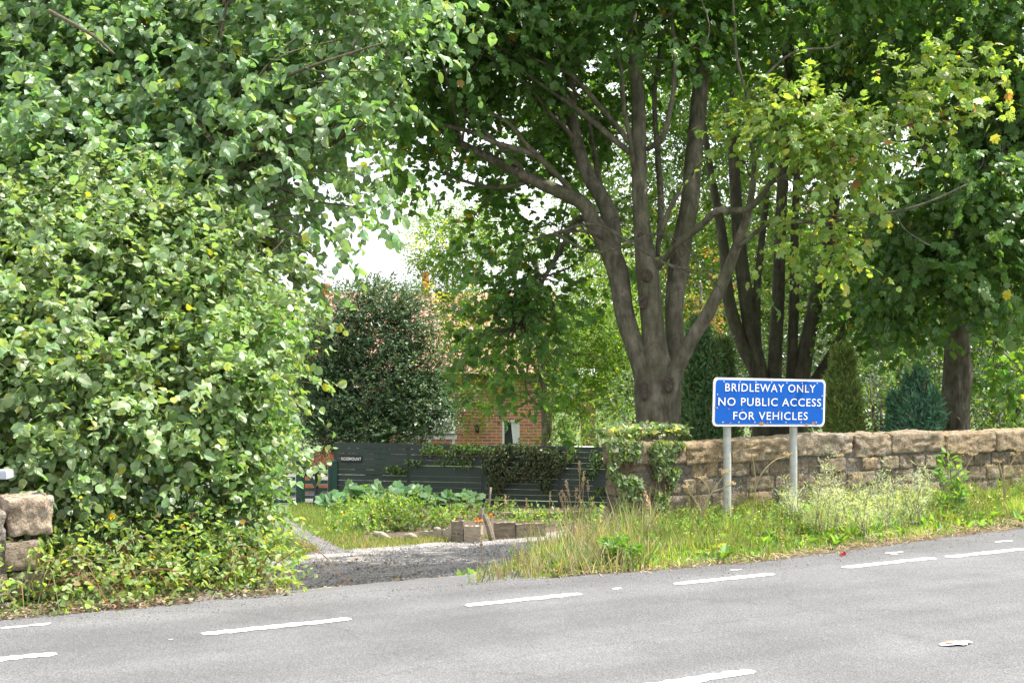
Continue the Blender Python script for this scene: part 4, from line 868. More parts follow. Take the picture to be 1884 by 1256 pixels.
# ------------------------------------------------------------------ cottage
def GT(px, py, lift=0.0):
    """point of the terrain seen at a photograph pixel"""
    lo = 9.0
    for d in np.arange(9, 60, .05):
        p = P(px, py, d)
        if p[2] <= float(terrain(p[0], p[1])) + lift: return p
    return P(px, py, 60)
DC = 46.0
x0 = P(588, 0, DC)[0]; x1 = P(1016, 0, DC)[0]; zg = -2.35; ze = .93; ridge_d = 49.4; zr = 3.55
co = thing('brick_cottage', 'orange brick cottage with pinkish tiled roof half hidden behind the feathery tree', 'house', [(x0 + x1) / 2, DC, zg])
wx0, wx1 = P(924, 0, DC)[0], P(956, 0, DC)[0]; wz0, wz1 = P(0, 836, DC)[2], P(0, 772, DC)[2]
a = Acc(); th = .3
a.box([(x0 + wx0) / 2, DC + th / 2, (zg + ze) / 2], (wx0 - x0, th, ze - zg)); a.box([(x1 + wx1) / 2, DC + th / 2, (zg + ze) / 2], (x1 - wx1, th, ze - zg))
a.box([(wx0 + wx1) / 2, DC + th / 2, (zg + wz0) / 2], (wx1 - wx0, th, wz0 - zg)); a.box([(wx0 + wx1) / 2, DC + th / 2, (wz1 + ze) / 2], (wx1 - wx0, th, ze - wz1))
a.box([x0 + .15, DC + 3.7, (zg + ze) / 2], (.3, 6.6, ze - zg)); a.box([x1 - .15, DC + 3.7, (zg + ze) / 2], (.3, 6.6, ze - zg)); a.box([(x0 + x1) / 2, DC + 7.1, (zg + ze) / 2], (x1 - x0 - .02, .3, ze - zg))
for x in (x0 + .15, x1 - .15):
    a.add([[x - .14, DC + .1, ze], [x + .14, DC + .1, ze], [x + .14, DC + 7.2, ze], [x - .14, DC + 7.2, ze], [x - .14, DC + 3.6, zr - .12], [x + .14, DC + 3.6, zr - .12]], [(0, 1, 5, 4), (1, 2, 5), (2, 3, 4, 5), (3, 0, 4)])
a.build('wall', M['brick'], co)
a = Acc(); ov = .25
def slab(acc, p, t=.08):
    p = np.array(p, float); n_ = nrm(np.cross(p[1] - p[0], p[3] - p[0])); acc.add(np.vstack([p, p + n_ * t]), [(0, 3, 2, 1), (4, 5, 6, 7), (0, 1, 5, 4), (1, 2, 6, 5), (2, 3, 7, 6), (3, 0, 4, 7)])
slab(a, [[x0 - ov, DC - ov, ze - .12], [x1 + ov, DC - ov, ze - .12], [x1 + ov, DC + 3.6, zr], [x0 - ov, DC + 3.6, zr]])
slab(a, [[x1 + ov, DC + 7.45, ze - .12], [x0 - ov, DC + 7.45, ze - .12], [x0 - ov, DC + 3.6, zr], [x1 + ov, DC + 3.6, zr]])
roof = a.build('roof', M['roof'], co)
a = Acc(); a.bar([x0 - ov, DC - ov - .06, ze - .14], [x1 + ov, DC - ov - .06, ze - .14], .11, .1); a.build('gutter', M['black'], co)
for px, py, w in ((783, 503, .16), (600, 524, .14)):
    c = P(px, py, DC + 3.6); a = Acc()
    a.box([c[0], c[1], (c[2] - .25 + zr - .3) / 2], (w + .1, w + .2, c[2] - .25 - zr + .3)); a.build('chimney', M['orange'], roof)
    a = Acc(); a.lathe([c[0], c[1], c[2] - .25], [(.13, 0), (.12, .2), (.15, .22), (.14, .3), (.1, .3), (.1, .05)], 14); a.build('chimney_pot', M['orange'], roof)
a = Acc(); fw_ = .07; yy_ = DC + .06
for (xa, xb, za, zb_) in ((wx0, wx0 + fw_, wz0, wz1), (wx1 - fw_, wx1, wz0, wz1), (wx0 + fw_, wx1 - fw_, wz1 - fw_, wz1), (wx0 + fw_, wx1 - fw_, wz0, wz0 + fw_)):
    a.box([(xa + xb) / 2, yy_, (za + zb_) / 2], (xb - xa, .1, zb_ - za))
wi = a.build('window', M['white'], co)
a = Acc(); a.box([(wx0 + wx1) / 2, DC + .09, (wz0 + wz1) / 2], (wx1 - wx0 - .14, .01, wz1 - wz0 - .14)); a.build('pane', M['glass'], wi)
a = Acc(); a.add([[wx0 + .28, DC + .08, wz1 - .07], [wx1 - .07, DC + .08, wz1 - .07], [wx1 - .07, DC + .08, wz0 + .07], [wx0 + .38, DC + .08, wz0 + .07]], [(0, 3, 2, 1)]); a.build('curtain', M['white'], wi)
a = Acc(); a.box([(wx0 + wx1) / 2, DC - .05, wz0 - .04], (wx1 - wx0 + .15, .16, .08)); a.build('sill', M['white'], wi)
lp = P(878, 790, DC); a = Acc(); a.box([lp[0], DC - .12, lp[2]], (.12, .12, .2)); a.box([lp[0], DC - .05, lp[2] + .14], (.05, .1, .05)); a.add([[lp[0] - .1, DC - .22, lp[2] + .1], [lp[0] + .1, DC - .22, lp[2] + .1], [lp[0] + .1, DC - .02, lp[2] + .1], [lp[0] - .1, DC - .02, lp[2] + .1], [lp[0], DC - .12, lp[2] + .2]], [(0, 1, 4), (1, 2, 4), (2, 3, 4), (3, 0, 4)])
a.build('wall_lamp', M['black'], co)
# porch with a grey tiled roof
a = Acc(); A1 = P(770, 726, DC - .01); B1 = P(819, 726, DC - .01); C1 = P(840, 800, DC - 1.6); E1 = P(752, 800, DC - 1.6)
slab(a, [E1, C1, B1, A1], .07); a.build('porch_roof', M['slate'], co)
a = Acc()
for q_ in (C1, E1, (C1 + E1) / 2): a.box([q_[0] + (.12 if q_[0] < 0 and q_ is E1 else -.1), q_[1] + .15, (q_[2] + zg) / 2 - .02], (.09, .09, q_[2] - zg - .05))
a.box([(C1[0] + E1[0]) / 2, C1[1] + .1, C1[2] - .07], (C1[0] - E1[0], .1, .12)); a.build('porch_frame', M['white'], co)
# white garden structures seen through leaves
a = Acc(); c = P(1082, 684, 52); gs = thing('white_shed', 'small white roofed shed glimpsed through the feathery tree', 'shed', [c[0], c[1], -2.3])
a.box([c[0], c[1], -.9], (.5, 1.0, 2.8)); a.build('wall', M['wood_old'], gs); a = Acc(); slab(a, [[c[0] - .35, c[1] - .7, .55], [c[0] + .35, c[1] - .7, .55], [c[0] + .35, c[1] + .7, .85], [c[0] - .35, c[1] + .7, .85]], .05); a.build('roof', M['white'], gs)
c = P(1066, 824, 35.6); gt_ = thing('garden_table', 'white table top showing just above the right end of the fence', 'table', [c[0], c[1], -2.1])
a = Acc(); a.box(c, (.75, .6, .05)); a.build('table_top', M['white'], gt_)
for sx in (-.3, .3):
    for sy in (-.25, .25): a = Acc(); a.box([c[0] + sx, c[1] + sy, (c[2] - 2.1) / 2], (.05, .05, c[2] + 2.1)); a.build('leg', M['white'], gt_)

# ------------------------------------------------------------------ fence, gate, nameplate, bollard
fa = P(617, 0, 34.6)[:2]; fb = P(1190, 0, 32.9)[:2]; fd = nrm(fb - fa); fn = np.array([-fd[1], fd[0]]); FL = np.linalg.norm(fb - fa)
fe = thing('slatted_fence', 'dark green fence of wide horizontal boards behind the vegetable bed', 'fence', [fa[0], fa[1], -2.1])
a = Acc(); random.seed(5)
ztp = -.565; pitch = .129
nb = int(FL / 1.85) + 1
for i in range(12):
    for j in range(nb):
        s0 = j * 1.85; s1 = min(FL, s0 + 1.845)
        z = ztp - .055 - i * pitch + random.uniform(-.004, .004); dz = random.uniform(-.006, .006)
        p0 = np.r_[fa + fd * s0 + fn * -.001 * random.random(), z]; p1 = np.r_[fa + fd * s1, z + dz]
        a.bar(p0, p1, .014, .122 + random.uniform(-.005, .002))
a.build('boards', M['fence'], fe)
for j in range(nb + 1):
    s_ = min(FL - .05, j * 1.85); a = Acc(); c = fa + fd * s_ + fn * .065; a.box(np.r_[c, -1.38], (.09, .09, 1.66), axes=[[fd[0], fd[1], 0], [fn[0], fn[1], 0], [0, 0, 1]]); a.build('post', M['fence'], fe)
npc = fa + fd * (P(647, 0, 34.5)[0] - fa[0]) / fd[0]; zc = P(0, 843.5, 34.5)[2]
nm = thing('name_plate', 'dark nameplate reading ROSEMOUNT at the left end of the fence', 'sign', np.r_[npc - fn * .03, zc])
a = Acc(); a.box(np.r_[npc - fn * .022, zc], (.53, .018, .15), axes=[[fd[0], fd[1], 0], [fn[0], fn[1], 0], [0, 0, 1]]); a.build('plate', M['black'], nm)
cotx, fct = text_mesh('ROSEMOUNT', .5, .075, .015); a = Acc(); a.add([np.r_[npc + fd * x - fn * .034, zc + z] for x, z in cotx], fct); a.build('lettering', M['sign_white'], nm)
# gate
DG = 34.6
def gp(px, py): return P(px, py, DG)
ga = thing('garden_gate', 'small green slatted garden gate between green posts left of the fence', 'gate', gp(583, 930))
def gbar(p, q_, w, t, nm_, mt='gate', dy=0, par=None):
    a = Acc(); P0 = gp(*p); P1 = gp(*q_); P0[1] += dy; P1[1] += dy; a.bar(P0, P1, w, t, up=(0, 1, 0)) ; a.build(nm_, M[mt], par or ga)
# bar(): width w lies across the bar in the view plane, t is the thickness along the view
gbar((558.5, 857), (558.5, 931), .07, .05, 'stile'); gbar((607, 857), (607, 931), .09, .05, 'stile')
for y_, w_ in ((860, .1), (873, .07), (886, .08), (900, .08), (914, .07), (927, .09)): gbar((561.5, y_), (602.5, y_), w_, .035, 'rail')
gbar((563, 864), (602, 925), .09, .03, 'brace', dy=-.04)
gbar((560.5, 866), (560.5, 874), .02, .02, 'latch', 'galv', dy=-.04)
for x_, t_ in ((550, 844), (616, 850)):
    pp = thing('gate_post', 'square green post on the %s side of the garden gate' % ('left' if x_ < 580 else 'right'), 'post', gp(x_, 932)); a = Acc(); a.bar(gp(x_, 936), gp(x_, t_), .13, .12, up=(0, 1, 0)); a.build('shaft', M['gate'], pp)
    a = Acc(); c = gp(x_, t_); a.box(c + [0, 0, .015], (.16, .15, .03)); a.add([c + [-.07, -.065, .03], c + [.07, -.065, .03], c + [.07, .065, .03], c + [-.07, .065, .03], c + [0, 0, .07]], [(0, 1, 4), (1, 2, 4), (2, 3, 4), (3, 0, 4)]); a.build('cap', M['gate'], pp)
rf = thing('rail_fence', 'green post and rail fence left of the gate', 'fence', gp(500, 932))
for y_ in (880, 893, 908, 922):
    gbar((440, y_), (543, y_), .08, .035, 'rail', par=rf)
gbar((470, 862), (470, 935), .1, .1, 'post', par=rf, dy=.08)
c = P(582, 934, 33.8); bo = thing('bollard', 'slim black cast iron bollard with pointed finial in front of the garden gate', 'bollard', [c[0], c[1], -2.08])
a = Acc(); a.lathe([c[0], c[1], -2.08], [(.085, -.1), (.085, .12), (.07, .14), (.08, .17), (.075, .3), (.06, .33), (.05, .36), (.042, .75), (.045, .85), (.065, .87), (.065, .9), (.045, .92), (.04, .98), (.055, 1.0), (.03, 1.03), (.018, 1.08), (.0, 1.12)], 16); a.build('shaft', M['black'], bo, sm=True)
tre = thing('trellis', 'orange stained lattice trellis with curved top seen over the garden gate', 'trellis', P(590, 930, 37)); DT = 37.0
def tb(p, q_, w, t, nm_): a = Acc(); a.bar(P(p[0], p[1], DT), P(q_[0], q_[1], DT), w, t, up=(0, 1, 0)); a.build(nm_, M['orange'], tre)
tb((565, 925), (565, 834), .09, .06, 'upright'); tb((618, 925), (618, 842), .09, .06, 'upright')
a = Acc()
arc = [(565, 842), (575, 838), (585, 831), (596, 828), (607, 834), (618, 845)]
for p_, q_ in zip(arc[:-1], arc[1:]): a.bar(P(*p_, DT), P(*q_, DT), .06, .05, up=(0, 1, 0))
a.build('arched_rail', M['orange'], tre); tb((567, 848), (616, 848), .05, .04, 'rail'); tb((567, 855), (616, 855), .05, .04, 'rail'); tb((567, 885), (616, 885), .06, .04, 'rail'); tb((567, 896), (616, 896), .12, .04, 'rail')
a = Acc()
for k in range(6):
    xb = 568 + k * 8; a.bar(P(xb, 847.5, DT + .045), P(min(617, xb + 14), 833 + abs(k - 3) * 1.5, DT + .045), .035, .02, up=(0, 1, 0))
a.build('lattice', M['orange'], tre)

# ------------------------------------------------------------------ climbing plants on walls and fence
def sheet_ivy(name, label, spots, fn_, normal, size, col, mat='leaf_glossy', shape='star', seed=1, thickd=.06, hang=.9, base=None, **kw):
    pos = []; 
    for (px, py, rx, ry, n) in spots:
        a_ = rng.uniform(0, 2 * np.pi, n); r_ = rng.random(n) ** .6
        for x, y in zip(px + rx * r_ * np.cos(a_), py + ry * r_ * np.sin(a_)): pos.append(fn_(x, y))
    pos = np.array(pos); n = len(pos); keep = vnoise(pos * np.array([5, 5, 5.]), seed) > .3; pos = pos[keep]; n = len(pos)
    nm_ = np.array(normal, float); pos = pos + nm_ * (rng.random((n, 1)) * thickd + .01)
    ld = rng.normal(size=(n, 3)) * .6 + np.array([0, 0, -hang]); nr_ = nm_ * 1.0 + rng.normal(size=(n, 3)) * .38 + np.array([0, 0, .35])
    t = thing(name, label, 'ivy', pos.mean(0) if base is None else base)
    st = np.stack([pos[::6], pos[::6] + rng.normal(size=(len(pos[::6]), 3)) * .03 + np.array([0, 0, -.15])], 1)
    leaves('foliage', pos, ld, nr_, size * (.6 + .8 * rng.random(n)), shape, palette(n, col, .3, .15, **kw), M[mat], t, tw=st, twr=.003)
    return t
nf = WN - .2
def onwall(px, py): d = on_n(px, nf); p = P(px, py, d); p[2] = min(p[2], .93); return p
sheet_ivy('ivy', 'pale green ivy draped over the left end of the sandstone wall', [(1165, 832, 48, 22, 1400), (1155, 862, 36, 30, 1200), (1222, 862, 20, 44, 950), (1165, 892, 28, 22, 380), (1215, 905, 12, 30, 180), (1195, 935, 14, 20, 90), (1135, 815, 20, 14, 300), (1225, 818, 30, 10, 320), (1160, 930, 25, 25, 60)], onwall, [.5, -.866, 0], .05, (.15, .22, .09), mat='leaf_soft', seed=3, alt=(.35, .36, .25), altp=.12)
def wtop(px, py): d = on_n(px, WN) ; p = P(px, 628 + (CH - .88) * F / d, d); p[:2] += N * random.uniform(-.25, .3) + U * random.uniform(-.05, .05); p[2] = .88 + random.uniform(0, .02); return p
sheet_ivy('ivy', 'cream tipped ivy mat along the flat top of the wall end', [(1145, 805, 32, 5, 420), (1215, 803, 34, 5, 380)], wtop, [0, 0, 1], .055, (.12, .19, .09), mat='leaf_soft', seed=4, hang=.1, thickd=.1, alt=(.4, .38, .3), altp=.2)
def onfence(px, py):
    k = (px - 942) / F; d = (fa @ fn) / (k * fn[0] + fn[1]); p = P(px, py, d); return p
fnn = [-fn[0], -fn[1], 0]
sheet_ivy('ivy', 'dark small leaved climber hanging in a thick curtain over the fence', [(950, 830, 70, 16, 1500), (930, 855, 40, 26, 1500), (1000, 850, 45, 24, 1200), (915, 885, 18, 22, 350), (1005, 885, 14, 20, 260), (1040, 835, 30, 14, 300), (960, 870, 50, 14, 420)], onfence, fnn, .06, (.06, .09, .035), mat='leaf_dark', shape='oval', seed=5, thickd=.22, alt=(.12, .1, .04), altp=.12)
sheet_ivy('ivy', 'loose leafy climber spilling over the middle fence top', [(850, 824, 60, 9, 420), (845, 845, 45, 14, 160), (730, 862, 22, 9, 140), (760, 850, 20, 8, 60), (790, 826, 15, 12, 80)], onfence, fnn, .07, (.08, .14, .04), shape='oval', seed=6, thickd=.15)
sheet_ivy('ivy', 'sparse light climber between the fence end and the stone wall', [(1100, 840, 14, 20, 130), (1085, 870, 18, 18, 90), (1100, 900, 14, 10, 60)], onfence, fnn, .08, (.11, .18, .06), shape='oval', seed=7, thickd=.15)

# ------------------------------------------------------------------ vegetable bed
random.seed(9)
def big_leaf_plant(px, py, h, n, label, size=.36, spread=.45):
    h *= 1.25; n += 6
    c = GT(px, py); t = thing('squash_plant', label, 'plant', c, 'broad leaved squash plants in the bed')
    pos = []; ld = []; nr_ = []; st = Acc()
    for i in range(n):
        a_ = random.uniform(0, 6.28); r_ = random.uniform(.2, 1) * spread; e = c + np.array([r_ * math.cos(a_), r_ * math.sin(a_) * .6, h * random.uniform(.45, 1)])
        st.tube([c + [0, 0, -.05], (c + e) / 2 + [0, 0, .08], e], [.014, .011, .008], k=5, sub=3, col=(.14, .2, .07)); pos.append(e)
        ld.append([math.cos(a_), math.sin(a_) * .6 - .35, -.25]); nr_.append([math.cos(a_) * .2, -.75 + random.gauss(0, .25), .8])
    leaves('leaves', np.array(pos), np.array(ld), np.array(nr_), size * (.6 + .5 * rng.random(n)), 'lobed', palette(n, (.09, .185, .07), .25, .1), M['leaf_soft'], t, width=size * 1.15 * (.7 + .4 * rng.random(n)))
    st.build('stalks', M['leaf_soft'], t)
big_leaf_plant(640, 934, .36, 13, 'broad leaved squash plant at the left end of the bed near the gate')
big_leaf_plant(668, 938, .5, 14, 'tallest squash plant with huge blue green leaves against the fence', .36)
big_leaf_plant(712, 938, .48, 15, 'squash plant surrounding the pink topped stake', .36)
big_leaf_plant(748, 940, .42, 13, 'squash plant with pale veined leaves right of the stake', .32)
big_leaf_plant(843, 941, .36, 14, 'separate bushy squash plant beside the blue handled spade', .28)
vg = thing('bed_greenery', 'mound of sunlit mixed herbs and weeds filling the vegetable bed', 'plants', GT(740, 975), kind='stuff')
def lp(px, py, rx, ry, rd, m_=1): g_ = GT(px, py); return (px, py - ry * .25, g_[1], rx, ry * .85, rd, m_)
vl = [lp(640, 968, 40, 26, .8), lp(690, 975, 45, 30, .9), lp(680, 945, 60, 22, .9), lp(745, 972, 45, 28, .9), lp(800, 968, 45, 20, .8), lp(740, 945, 60, 20, .8), lp(850, 955, 45, 16, .7), lp(905, 950, 45, 14, .7), lp(960, 958, 50, 10, .6), lp(620, 985, 25, 12, .5), lp(1010, 965, 50, 14, .6), lp(1075, 960, 40, 20, .6), lp(1100, 985, 30, 30, .6)]
p, o, t_ = lobe_pts(vl, 260, .32, 3, .5, 91)
pos, ld, nr_, idx, tw = sprays(p, o, 7, .28, droop=.1, out=.3, rnd=.5, up=1.0, hang=-.1, norup=.8, norout=.2, norrnd=.7)
c = palette(len(pos), (.13, .215, .06), .35, .25, yellow=.02, ycol=(.4, .4, .12), alt=(.33, .36, .22), altp=.1)
c *= (.5 + .9 * vnoise(p * 1.6, 77))[idx][:, None] * (.8 + .4 * rng.random(len(p)))[idx][:, None]
leaves('foliage', pos, ld, nr_, .075 * (.6 + .8 * rng.random(len(pos))), 'oval', c, M['leaf_soft'], vg)
def flowers(name, label, spots, col, size, cat='flowers', centre=(.5, .25, .02), group=None):
    pos = []; 
    for p_ in spots: pos.append(p_)
    pos = np.array(pos); t = thing(name, label, cat, pos.mean(0) - [0, 0, .1], group); n = len(pos); K = 7
    a_ = np.tile(np.linspace(0, 2 * np.pi, K, endpoint=False), n) + np.repeat(rng.random(n), K); tilt = np.repeat(nrm(np.array([0, -.8, .8]) + rng.normal(size=(n, 3)) * .3), K, 0)
    X = nrm(np.cross(tilt, [1, .1, 0.])); Y = np.cross(tilt, X); dd = X * np.cos(a_)[:, None] + Y * np.sin(a_)[:, None]
    leaves('blooms', np.repeat(pos, K, 0) + dd * size * .1, dd + tilt * .2, tilt, size, 'oval', palette(n * K, col, .15, .05), M['petal'], t, width=size * .9)
    st = Acc()
    for p_ in pos: st.tube([p_, p_ + [random.gauss(0, .03), .02, -.14], p_ + [random.gauss(0, .04), .04, -.3]], [.004, .004, .005], k=4, sub=1, col=(.12, .2, .05), cap=False)
    st.build('stems', M['grass'], t)
def at(px, py, off=0): g_ = GT(px, py + off); return P(px, py, g_[1])
flowers('marigold', 'orange marigolds in the bed beside the rotten leaning post', [at(877, 953, 12), at(881, 958, 10), at(886, 957, 10), at(876, 958, 10), at(904, 949, 12), at(903, 946, 12), at(869, 937, 12)], (.85, .22, .02), .035)
flowers('marigold', 'yellow orange marigolds at the left end of the bed by the lawn', [at(625, 941, 15), at(629, 944, 15), at(632, 947, 14), at(627, 957, 10), at(620, 962, 10), at(628, 948, 14)], (.85, .45, .02), .035)
# tools
def tool(name, label, a_, b_, r, mt, grip=None, cat='tool'):
    g_ = GT(b_[0], b_[1]); A_ = P(a_[0], a_[1], g_[1] + .12); B_ = P(b_[0], b_[1], g_[1]); B_[2] -= .1
    t = thing(name, label, cat, B_); q_ = Acc(); q_.tube([B_, (A_ + B_) / 2, A_], [r * 1.15, r, r], k=8, sub=2); q_.build('shaft', M[mt], t, sm=True)
    if grip == 'D':
        q_ = Acc(); w_ = .06; q_.tube([A_, A_ + [w_, 0, .03], A_ + [w_, 0, .1], A_ + [-w_, 0, .1], A_ + [-w_, 0, .03], A_], [.014] * 6, k=6, sub=1); q_.build('grip', M['darkplastic'], t)
        q_ = Acc(); q_.box(B_ + [0, 0, .02], (.15, .02, .22)); q_.build('spade_blade', M['galv'], t)
    if grip == 'top':
        q_ = Acc(); q_.tube([A_ - (A_ - B_) * .45, A_], [r * 1.6, r * 1.7], k=8, sub=1); q_.build('painted_top', M['pinkish'], t)
tool('spade', 'blue shafted garden spade with D grip stuck in the bed by the fence', (869, 896), (873, 928), .018, 'metal_blue', 'D')
tool('wooden_handle', 'grey wooden tool handle standing against the fence right of the spade', (903, 896), (898, 942), .022, 'wood_old')
tool('stake', 'thin garden stake with faded pink top among the squash leaves', (706, 881), (701, 922), .018, 'black', 'top', 'stake')
# timber edging
def board(name, label, p0, p1, h, th_, mt, group='old timbers edging the vegetable bed', h2=None, grain=None):
    a_ = GT(*p0); b_ = GT(*p1); q_ = nrm(b_ - a_); t = thing(name, label, 'timber', a_, group)
    upv = np.array([0, 0, 1.]); nv_ = nrm(np.cross(q_, upv)); h2 = h if h2 is None else h2; k = 9; A_ = Acc()
    V = []
    for i in range(k):
        f_ = i / (k - 1); base_ = a_ + (b_ - a_) * f_; hh = h + (h2 - h) * f_ + random.uniform(-.012, .012)
        for (dy, dz) in ((0, -.08), (0, hh), (th_, hh + random.uniform(-.006, .006)), (th_, -.08)): V.append(base_ - nv_ * dy * -1 + upv * dz)
    Q = [(i * 4 + j, i * 4 + (j + 1) % 4, (i + 1) * 4 + (j + 1) % 4, (i + 1) * 4 + j) for i in range(k - 1) for j in range(4)]
    A_.add(V, Q + [(3, 2, 1, 0), (k * 4 - 4, k * 4 - 3, k * 4 - 2, k * 4 - 1)]); A_.build('plank', M[mt], t); return t
board('bed_board', 'pale sawn board sloping into weeds at the left of the timbers', (772, 991), (815, 993), .14, .04, 'wood_pale', h2=.2)
board('bed_board', 'short pale board end next to the dark double sleeper', (817, 993), (834, 995), .2, .04, 'wood_pale', h2=.26)
board('sleeper', 'dark lower sleeper left of the lighter sleeper pair', (835, 995), (857, 996), .14, .09, 'wood_old')
board('sleeper', 'lighter grey sleeper block left of the rotten post', (858, 996), (889, 997), .3, .1, 'wood_pale')
t_ = board('sleeper', 'dark sleeper stacked on top of the dark lower one', (835, 995), (857, 996), .145, .085, 'wood_old'); t_.location.z += .235; ORG[t_.name] = np.array(t_.location)
board('sleeper', 'long weathered sleeper right of the rotten leaning post', (908, 991), (945, 989), .3, .1, 'wood_old')
board('sleeper', 'weathered sleeper at the right end fading into the tall grass', (947, 989), (1000, 986), .26, .1, 'wood_old')
board('sleeper', 'rear sleeper holding the soil terrace below the fence', (790, 944), (860, 941), .12, .1, 'wood_old')
board('sleeper', 'rear sleeper on the right below the hanging climber', (925, 955), (1075, 952), .14, .1, 'wood_old')
def slant(name, label, a_, b_, w, mt='wood_old', lift=.0, cat='timber'):
    B_ = GT(*b_); A_ = P(a_[0], a_[1], B_[1] + .1); t = thing(name, label, cat, B_); q_ = Acc()
    q_.tube([B_ - [0, 0, .08], B_ * .6 + A_ * .4, B_ * .3 + A_ * .7, A_], [w, w * .95, w * .85, w * .7], k=7, sub=3, wob=.3); q_.build('wood', M[mt], t); return t
slant('rotten_post', 'rotten grey post leaning left against the sleepers', (891, 946), (908, 994), .055)
slant('rotten_post', 'short broken post stump behind the leaning one', (888, 934), (884, 962), .05)
def logp(label, p0, p1, r):
    a_ = GT(*p0); b_ = GT(*p1); a_[2] += r * .8; b_[2] += r * .8; t = thing('log', label, 'log', (a_ + b_) / 2, 'split logs lying before the bed'); q_ = Acc(); q_.tube([a_, (a_ + b_) / 2 + [0, 0, .02], b_], [r, r * 1.1, r * .8], k=9, sub=3, wob=.2); q_.build('wood', M['wood_pale'], t, sm=True)
logp('pale split log lying at the front of the weedy mound', (690, 985), (716, 994), .05)
logp('small square ended log right of the pale split log', (746, 991), (764, 993), .055)
# bare stones of the drive edge
def pebble(name, label, px, py, r, mt, grp):
    c = GT(px, py); t = Acc(); add_stone(t, c + [0, 0, r * .3], (r * 2.2, r * 1.8, r * 1.2), [[1, 0, 0], [0, 1, 0], [0, 0, 1]], (1, 1, 1), px, k=5, amp=r * .2, rnd=2.6)
    t.build(name, M[mt], None, sm=True, origin=c, label=label, cat='stone', group=grp)
pebble('stone', 'small white stone resting by the pale board in the bed', 804, 975, .07, 'limestone', None)

# ------------------------------------------------------------------ grass
def blades(name, label, pos, h, w, col, lean=.5, kind='stuff', cat='grass', mat='grass', face=None):
    n = len(pos); a_ = rng.uniform(0, 2 * np.pi, n); ld = np.stack([np.cos(a_) * lean * rng.random(n), np.sin(a_) * lean * rng.random(n), np.ones(n)], 1)
    nr_ = np.stack([rng.normal(size=n) * .6, -np.ones(n), rng.normal(size=n) * .3], 1)
    t = thing(name, label, cat, np.array([pos[:, 0].mean(), pos[:, 1].mean(), 0]), kind=kind)
    leaves('blades', pos, ld, nr_, h, 'blade', col, M[mat], t, width=w); return t
def verge_pts(n, u0, u1, n0, n1):
    u = rng.uniform(u0, u1, n); v = rng.uniform(n0, n1, n); xy = u[:, None] * U + v[:, None] * N; return xy, u, v
edge_u = e2 @ U; edge_n = e2 @ N; od = np.argsort(edge_u); eu = edge_u[od]; en = edge_n[od]
xy, u, v = verge_pts(88000, 4.2, 19, 9.4, 12.45)
ok = v > np.interp(u, eu, en) + .03
# only right of the drive
xrv = -0.25 + (xy[:, 1] - 11.1) * 0.283
ok &= xy[:, 0] > xrv + .05 + .15 * vnoise(np.c_[xy * 3, xy[:, :1] * 0], 2)
xy = xy[ok]; u = u[ok]; v = v[ok]; en_ = np.interp(u, eu, en); dist = v - en_
z = terrain(xy[:, 0], xy[:, 1]); p0 = np.c_[xy, z]
cl_ = vnoise(np.c_[xy * 1.4, z * 0], 9); cl2 = vnoise(np.c_[xy * 5, z * 0], 10)
left = smooth((9.2 - u) / 3)
h = (.025 + .085 * smooth(dist / 1.1)) * (.25 + 1.5 * cl2 ** 1.3) * (1 + .9 * left)
dry = (rng.random(len(u)) < (.75 * (1 - smooth(dist / .42)) * (.35 + smooth((u - 7.5) / 2)) + .06 + .3 * left))
keep = rng.random(len(u)) < (.35 + .65 * smooth(dist / .35))
colg = palette(len(u), (.2, .33, .07), .4, .3); colg *= (.5 + .95 * cl_)[:, None]; colg[:, 0] *= .8 + .6 * cl2
colg[dry] = np.array([.36, .28, .17]) * (.6 + .6 * rng.random((dry.sum(), 1)))
h = np.where(dry & (dist < .45), h * .6, h)
k_ = keep
blades('verge_grass', 'lush sunlit grass verge between the road edge and the sandstone wall', p0[k_], (h * (.6 + .8 * rng.random(len(h))))[k_], (.008 + .008 * rng.random(len(h)))[k_], colg[k_], .9)
# dry mown litter lying at the road edge
xy, u, v = verge_pts(9000, 6.0, 19, 9.3, 10.9); en_ = np.interp(u, eu, en); ok = (v > en_ - .06) & (v < en_ + .12 + .32 * smooth((u - 7.5) / 3) * (.4 + vnoise(np.c_[xy * 2, xy[:, :1] * 0], 14)) + .05); xy = xy[ok]
n = len(xy); a_ = rng.uniform(0, 2 * np.pi, n); ht = thing('dry_grass_litter', 'strip of pale dry mown hay along the road edge', 'hay', [5, 11.5, 0], kind='stuff')
leaves('straws', np.c_[xy, .012 + .04 * rng.random(n)], np.stack([np.cos(a_), np.sin(a_), rng.normal(size=n) * .25], 1), np.tile([0, 0, 1.], (n, 1)) + rng.normal(size=(n, 3)) * .3, .09 * (.5 + rng.random(n)), 'blade', palette(n, (.42, .32, .21), .4, .1), M['dry'], ht, width=.007)
# leaf litter by the left edge
n = 900; xs = rng.uniform(-10, 535, n); dl = 9.66 + xs / 530 * .95 + rng.random(n) ** 1.5 * .4; pp = np.stack([(xs - 942) / F * dl, dl, .012 + .03 * rng.random(n)], 1)
a_ = rng.uniform(0, 2 * np.pi, n); ltt = thing('leaf_litter', 'brown fallen leaves gathered at the foot of the brambles', 'leaf litter', [-2.6, 10.2, 0], kind='stuff')
leaves('leaves', pp, np.stack([np.cos(a_), np.sin(a_), rng.normal(size=n) * .3], 1), np.tile([0, 0, 1.], (n, 1)) + rng.normal(size=(n, 3)) * .4, .03 * (.5 + rng.random(n)), 'oval', palette(n, (.2, .14, .09), .4, .15, alt=(.36, .3, .22), altp=.4), M['dry'], ltt)
